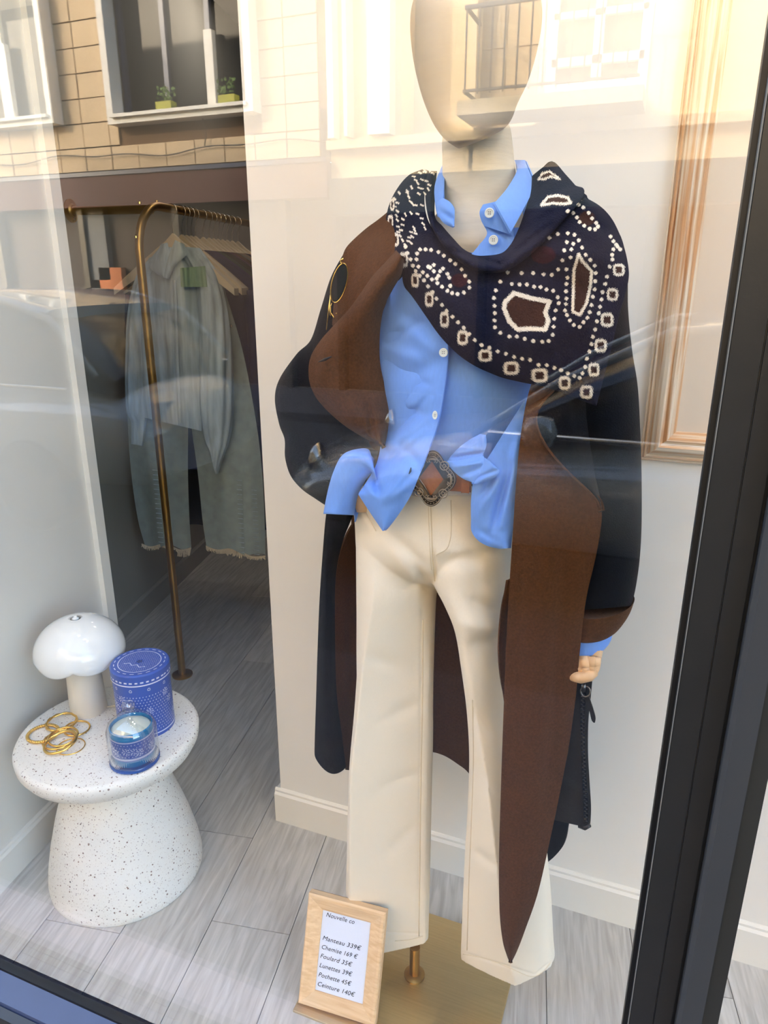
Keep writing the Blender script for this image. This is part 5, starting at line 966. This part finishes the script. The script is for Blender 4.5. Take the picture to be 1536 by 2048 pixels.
# ================================================================ STREET AND HOUSES OPPOSITE (seen mirrored in the glass)
FY = -8.0
def gx(px, py): return float(P(px, py, 8.0)[0])
def gz(px, py): return float(P(px, py, 8.0)[2])
struct('threshold', B().box(-3, 2.2, -.20, -.098, -.2, -.06), MW['pave2'])
struct('pavement', B().box(-14, 12, -1.6, -.10, -.20, -.062), MW['pave'])
struct('road', B().box(-14, 12, -6.4, -1.6, -.30, -.16), MW['asphalt'])
struct('pavement_opposite', B().box(-14, 12, -8.2, -6.4, -.25, -.06), MW['pave'])
def facade():
    L = thing('stone_house', 'pale stone-tiled house opposite with white framed windows', 'building', (-8, FY, 0))
    XL, XR = -13.5, gx(655, 150); ZB = 2.82
    wins = [(gx(-200, 150), gx(112, 200), gz(0, 248), 5.0), (gx(243, 200), gx(508, 200), gz(300, 232), 5.0)]
    wl = B(); xs = [XL] + [v for w in wins for v in (w[0] - .1, w[1] + .1)] + [XR]
    wl.box(XL, XR, FY - .3, FY - .02, ZB, min(w[2] for w in wins) - .1).box(XL, XR, FY - .3, FY - .02, 5.1, 9)
    for a, b in ((XL, wins[0][0] - .1), (wins[0][1] + .1, wins[1][0] - .1), (wins[1][1] + .1, XR)): wl.box(a, b, FY - .3, FY - .02, ZB, 5.1)
    wl.make('wall_core', MW['joint'], L)
    px_, pz = .46, .305; i0 = 0
    for r in range(int((6.2 - ZB) / pz)):
        z0 = ZB + .02 + r * pz; x = gx(655, 150) - .12 - 22 * px_
        for k in range(22):
            a, b = x + k * px_ + .008, x + (k + 1) * px_ - .008; c0, c1 = z0 + .008, z0 + pz - .008
            segs = [(a, b)]
            for w in wins:
                if c1 > w[2] - .1 and c0 < w[3] + .1:
                    ns = []
                    for s in segs:
                        if s[1] <= w[0] - .1 or s[0] >= w[1] + .1: ns.append(s)
                        else:
                            if s[0] < w[0] - .1: ns.append((s[0], w[0] - .1))
                            if s[1] > w[1] + .1: ns.append((w[1] + .1, s[1]))
                    segs = ns
            for s in segs:
                if s[1] - s[0] > .03: B().box(s[0], s[1], FY - .02, FY + random.uniform(.0, .012), c0, c1).make('stone_tile', MW['stone'], L)
    for wi, (x0, x1, z0, z1) in enumerate(wins):
        f = B(); p = .2
        f.box(x0 - .1, x0, FY - .02, FY + p, z0 - .1, z1 + .1).box(x1, x1 + .1, FY - .02, FY + p, z0 - .1, z1 + .1).box(x0, x1, FY - .25, FY + p, z0 - .1, z0).box(x0, x1, FY - .25, FY + p, z1, z1 + .1)
        fr = f.make('window_surround', MW['fwhite'], L)
        g = B(); n = 3
        for k in range(n + 1): xx = x0 + (x1 - x0) * k / n; g.box(xx - .035, xx + .035, FY - .16, FY - .1, z0, z1)
        g.box(x0, x1, FY - .16, FY - .1, z0, z0 + .08); g.make('window_frame', MW['fwhite'] if wi == 0 else MW['slate'], fr)
        B().box(x0, x1, FY - .2, FY - .17, z0, z1).make('pane', M('far_glass', (26, 28, 30), .05, spec=.15), fr)
        B().box(x0 + (x1 - x0) * .66, x0 + (x1 - x0) * .72, FY - .1, FY - .02, z0 + .05, z0 + .9 if wi else z0 + 1).make('shutter_edge', MW['fwhite'], fr)
        B().box(x0 - .02, x1 + .02, FY - .02, FY + p + .05, z0 - .03, z0 + .01).make('window_sill', MW['fwhite'], fr)
    for k in range(2):
        xx = gx((345, 470)[k], 205); zz_ = wins[1][2]; pl = thing('window_box_plant', ('green plant in a lime pot on the left of the opposite window sill', 'trailing green plant in a lime pot on the right of the opposite window sill')[k], 'plant', (xx, FY + .15, zz_ + .01))
        B().box(xx - .12, xx + .12, FY + .08, FY + .2, zz_ + .01, zz_ + .11).make('pot', MW['pot'], pl)
        b = B()
        for j in range(60):
            a, rr = random.uniform(0, 6.28), random.uniform(.02, .16); c = np.array([xx + rr * math.cos(a), FY + .14 + rr * .4 * math.sin(a), zz_ + .12 + random.uniform(0, .16)]); d = np.array([random.uniform(-.04, .04), random.uniform(-.03, .03), random.uniform(.0, .05)]); e = np.cross(d, (0, 1, 0)) * .4
            b.add([c, c + d * .5 + e, c + d, c + d * .5 - e + .002], [(0, 1, 2, 3)])
        b.make('foliage', MW['plant'], pl)['kind'] = 'stuff'
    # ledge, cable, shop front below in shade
    B().box(XL, XR, FY - .02, FY + .10, ZB - .05, ZB).make('ledge', MW['slate'], L)
    B().tube([(x, FY + .05, 3.02 + .03 * math.sin(x * 2.1) + .02 * math.sin(x * 5)) for x in np.linspace(XL, XR, 60)], .008, 6).make('cable', MW['black'], L, smooth=True)
    B().tube([(gx(415, 300) + .04 * math.sin(k), FY + .06, 3.05 + .1 * k) for k in range(5)], .008, 6).make('cable', MW['black'], L, smooth=True)
    S = thing('shop_front', 'dark shaded shop front across the street under the stone house', 'shop front', (-8, FY, 0))
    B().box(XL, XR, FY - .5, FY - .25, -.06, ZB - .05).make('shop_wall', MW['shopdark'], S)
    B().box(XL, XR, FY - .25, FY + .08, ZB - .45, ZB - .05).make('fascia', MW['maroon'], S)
    B().box(gx(200, 500), gx(150, 500), FY - .25, FY - .15, gz(150, 560), gz(150, 385)).make('poster', MW['shopgrey'], S)
    B().box(gx(185, 560), gx(230, 560), FY - .25, FY - .15, gz(200, 610), gz(200, 535)).make('poster', MW['orange'], S)
    for x in np.arange(XL, XR, 1.7): B().box(x, x + .1, FY - .25, FY - .1, -.06, ZB - .45).make('post', MW['black'], S)
    # cream house on the right
    C_ = thing('cream_house', 'cream plastered house opposite with a balcony and tall french windows', 'building', (-2, FY, 0)); X0, X1 = XR, 8
    za = gz(900, 262)
    wA, wB = gx(800, 150), gx(935, 150); wC, wD = gx(1102, 120), gx(1288, 110); wE, wF = gx(940, 150), gx(1075, 150)
    cb = B()
    zs_ = gz(900, 345)
    for a, b in ((X0, wA), (wB + .0, wE + .05), (wF, wC - .05), (wD + .05, X1)): cb.box(a, b, FY - .5, FY - .05, zs_, 9)
    cb.box(wA, wB, FY - .5, FY - .05, zs_, za).box(wE, wF, FY - .5, FY - .05, zs_, za).box(wC - .05, wD + .05, FY - .5, FY - .05, zs_, gz(1200, 225))
    S2 = thing('shop_front', 'dark green shop front under the cream house across the street', 'shop front', (0, FY, 0))
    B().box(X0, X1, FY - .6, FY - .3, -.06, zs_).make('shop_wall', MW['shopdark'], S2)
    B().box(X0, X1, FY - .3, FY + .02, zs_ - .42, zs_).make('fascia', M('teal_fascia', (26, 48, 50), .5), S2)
    for x in np.arange(X0, X1, 1.9): B().box(x, x + .09, FY - .3, FY - .15, -.06, zs_ - .42).make('post', MW['cardk'], S2)
    cb.box(X0, X1, FY - .5, FY - .05, 5.6, 9)
    cb.make('wall_core', MW['stucco'], C_)
    for a, b, p in ((gx(662, 150), gx(674, 150), .12), (gx(697, 150), gx(704, 150), .16), (gx(744, 150), gx(788, 150), .14)): B().box(a, b, FY - .05, FY + p, za, 8.8).make('pilaster', MW['fwhite'], C_)
    B().box(wA - .05, wB + .05, FY - .62, FY - .55, za, 5.6).make('recess_wall', MW['stucco'], C_)
    f = B().box(wE, wF, FY - .36, FY - .30, za, 5.6)
    for q in (0, 1):
        x0_ = wE + .05 + q * (wF - wE) / 2; x1_ = x0_ + (wF - wE) / 2 - .1
        for z0_, z1_ in ((za + .1, za + .75), (za + .85, za + 1.9), (za + 2.0, 5.5)): f.box(x0_, x1_, FY - .30, FY - .285, z0_, z1_)
    f.make('shutter', M('tan_shutter', (186, 166, 132), .7), C_)
    z0, z1 = gz(1200, 222), 5.6; a, b = wC, wD
    f = B()
    for k in range(3): xx = a + (b - a) * k / 2; f.box(xx - .05, xx + .05, FY - .12, FY - .04, z0, z1)
    zk = gz(1200, 115); f.box(a, b, FY - .12, FY - .04, zk - .04, zk + .04).box(a, b, FY - .12, FY - .04, z0, z0 + .06).box(a, b, FY - .12, FY - .06, z0, zk - .2)
    zk2 = gz(1200, 20); f.box(a, b, FY - .12, FY - .04, zk2 - .03, zk2 + .03); f = f.make('french_window', MW['fwhite'], C_)
    B().box(a, b, FY - .18, FY - .14, z0, z1).make('pane', M('far_glass', (110, 104, 90), .1, spec=1), f)
    BK = B(); bx0, bx1 = gx(955, 130), gx(1292, 110); zt, zb = gz(1100, 35), gz(1100, 195); D_ = .55
    BK.box(bx0, bx1, FY + D_ - .02, FY + D_ + .02, zt, zt + .035).box(bx0, bx1, FY + D_ - .015, FY + D_ + .015, zb, zb + .025).box(bx0, bx0 + .03, FY, FY + D_, zt, zt + .03).box(bx0, bx0 + .03, FY, FY + D_, zb, zb + .025)
    BK.make('balcony_rail', MW['iron'], C_)
    for x in np.arange(bx0 + .02, bx1, .135): B().box(x - .008, x + .008, FY + D_ - .008, FY + D_ + .008, zb - .02, zt + .01).make('baluster', MW['iron'], C_)
    B().box(bx0 - .05, bx1 + .05, FY - .05, FY + D_ + .05, zb - .22, zb - .08).make('balcony_slab', MW['stucco'], C_)
    B().box(X0, X1, FY - .05, FY + .08, za - .12, za - .02).make('string_course', MW['stucco'], C_)
facade()
def car(x0, name, label, Yc, flip=1, zr=1.34):
    """compact car along X: x0 = nose; flip=1 nose to the left"""
    t_ = thing(name, label, 'car', (x0 + flip * 2.0, -Yc, -.16)); g = -.16; hw = .85; Ln = 4.1
    def ring(x, zl, zh, w, k=2.6, n=32):
        return [(x0 + flip * x, -Yc + w * math.copysign(abs(math.cos(t)) ** (2 / k), math.cos(t)), (zl + zh) / 2 + (zh - zl) / 2 * math.copysign(abs(math.sin(t)) ** (2 / k), math.sin(t))) for t in np.linspace(0, 2 * math.pi, n, endpoint=False)]
    def loft(rings, name, mat, par=t_):
        n = len(rings[0]); V = [p for r in rings for p in r]; Fc = [(i * n + j, i * n + (j + 1) % n, (i + 1) * n + (j + 1) % n, (i + 1) * n + j) for i in range(len(rings) - 1) for j in range(n)] + [tuple(range(n)), tuple(range((len(rings) - 1) * n, len(rings) * n))]
        return B().add(V, Fc).make(name, mat, par, smooth=True, angle=50)
    k = (zr + .16) / 1.5
    body = [(0, .3, .55, .6), (.06, .24, .64, .72), (.3, .2, .72, .80), (.8, .19, .80, .84), (1.25, .19, .88, .85), (2.0, .19, .92, .85), (3.0, .19, .94, .85), (3.6, .2, .94, .83), (3.95, .24, .9, .76), (4.1, .35, .75, .62)]
    loft([ring(x, g + a, g + b * k, w) for x, a, b, w in body], 'car_body', MW['carp'])
    loft([ring(x, g + .82 * k, g + b * k, w, 3.2) for x, b, w in ((1.15, .9, .72), (1.6, 1.22, .68), (2.0, 1.42, .64), (2.5, 1.46, .63), (3.0, 1.43, .63), (3.5, 1.3, .62), (3.85, 1.0, .62))], 'greenhouse', MW['cardk'])
    loft([ring(x, g + (b - .06) * k, g + (b + .015) * k, w, 3) for x, b, w in ((1.85, 1.38, .60), (2.1, 1.455, .64), (2.5, 1.485, .65), (3.0, 1.46, .65), (3.4, 1.37, .62))], 'roof', MW['carp'])
    for s in (-1, 1):
        B().tube([(x0 + flip * a, -Yc + s * w, g + z * k) for a, w, z in ((1.1, .76, .9), (1.5, .72, 1.18), (1.95, .66, 1.42), (2.5, .65, 1.46), (3.0, .65, 1.44), (3.45, .66, 1.32), (3.8, .70, 1.0))], .022, 8).make('pillar', MW['carp'], t_, smooth=True)
        B().tube([(x0 + flip * a, -Yc + s * .85, g + .935 * k) for a in (1.2, 2.0, 3.0, 3.7)], .012, 8).make('window_trim', MW['chrome'], t_, smooth=True)
        B().box(x0 + flip * 2.45 - .03, x0 + flip * 2.45 + .03, -Yc + s * .70 - .03, -Yc + s * .70 + .03, g + .9 * k, g + 1.42 * k).make('pillar', MW['cardk'], t_)
        B().lathe([(0, -.07), (.06, -.06), (.085, 0), (.06, .06), (0, .07)], (x0 + flip * 1.45, -Yc + s * .96, g + .98 * k), 16).make('door_mirror', MW['carp'], t_, smooth=True)
        B().lathe([(0, -.02), (.09, -.01), (.1, .01), (0, .03)], (x0 + flip * .16, -Yc + s * .58, g + .6), 16, rot=Matrix.Rotation(R(90), 3, 'Y')).make('headlight', MW['chrome'], t_, smooth=True)
        for x in (.75, 3.3):
            w = B().lathe([(.2, -.1), (.29, -.1), (.31, -.06), (.31, .06), (.29, .1), (.2, .1)], (x0 + flip * x, -Yc + s * .76, g + .31), 28, rot=Matrix.Rotation(R(90), 3, 'X')).make('wheel', MW['tyre'], t_, smooth=True, angle=50)
            B().lathe([(0, -.05), (.2, -.06), (.2, .06), (0, .05)], (x0 + flip * x, -Yc + s * .78, g + .31), 20, rot=Matrix.Rotation(R(90), 3, 'X')).make('rim', MW['chrome'], w, smooth=True, angle=40)
car(-1.95, 'parked_car', 'grey car parked by the kerb, reflected on the right', 3.3, 1, 1.27)
car(-7.0, 'parked_car', 'grey car parked by the kerb, reflected on the left', 3.3, 1, 1.36)
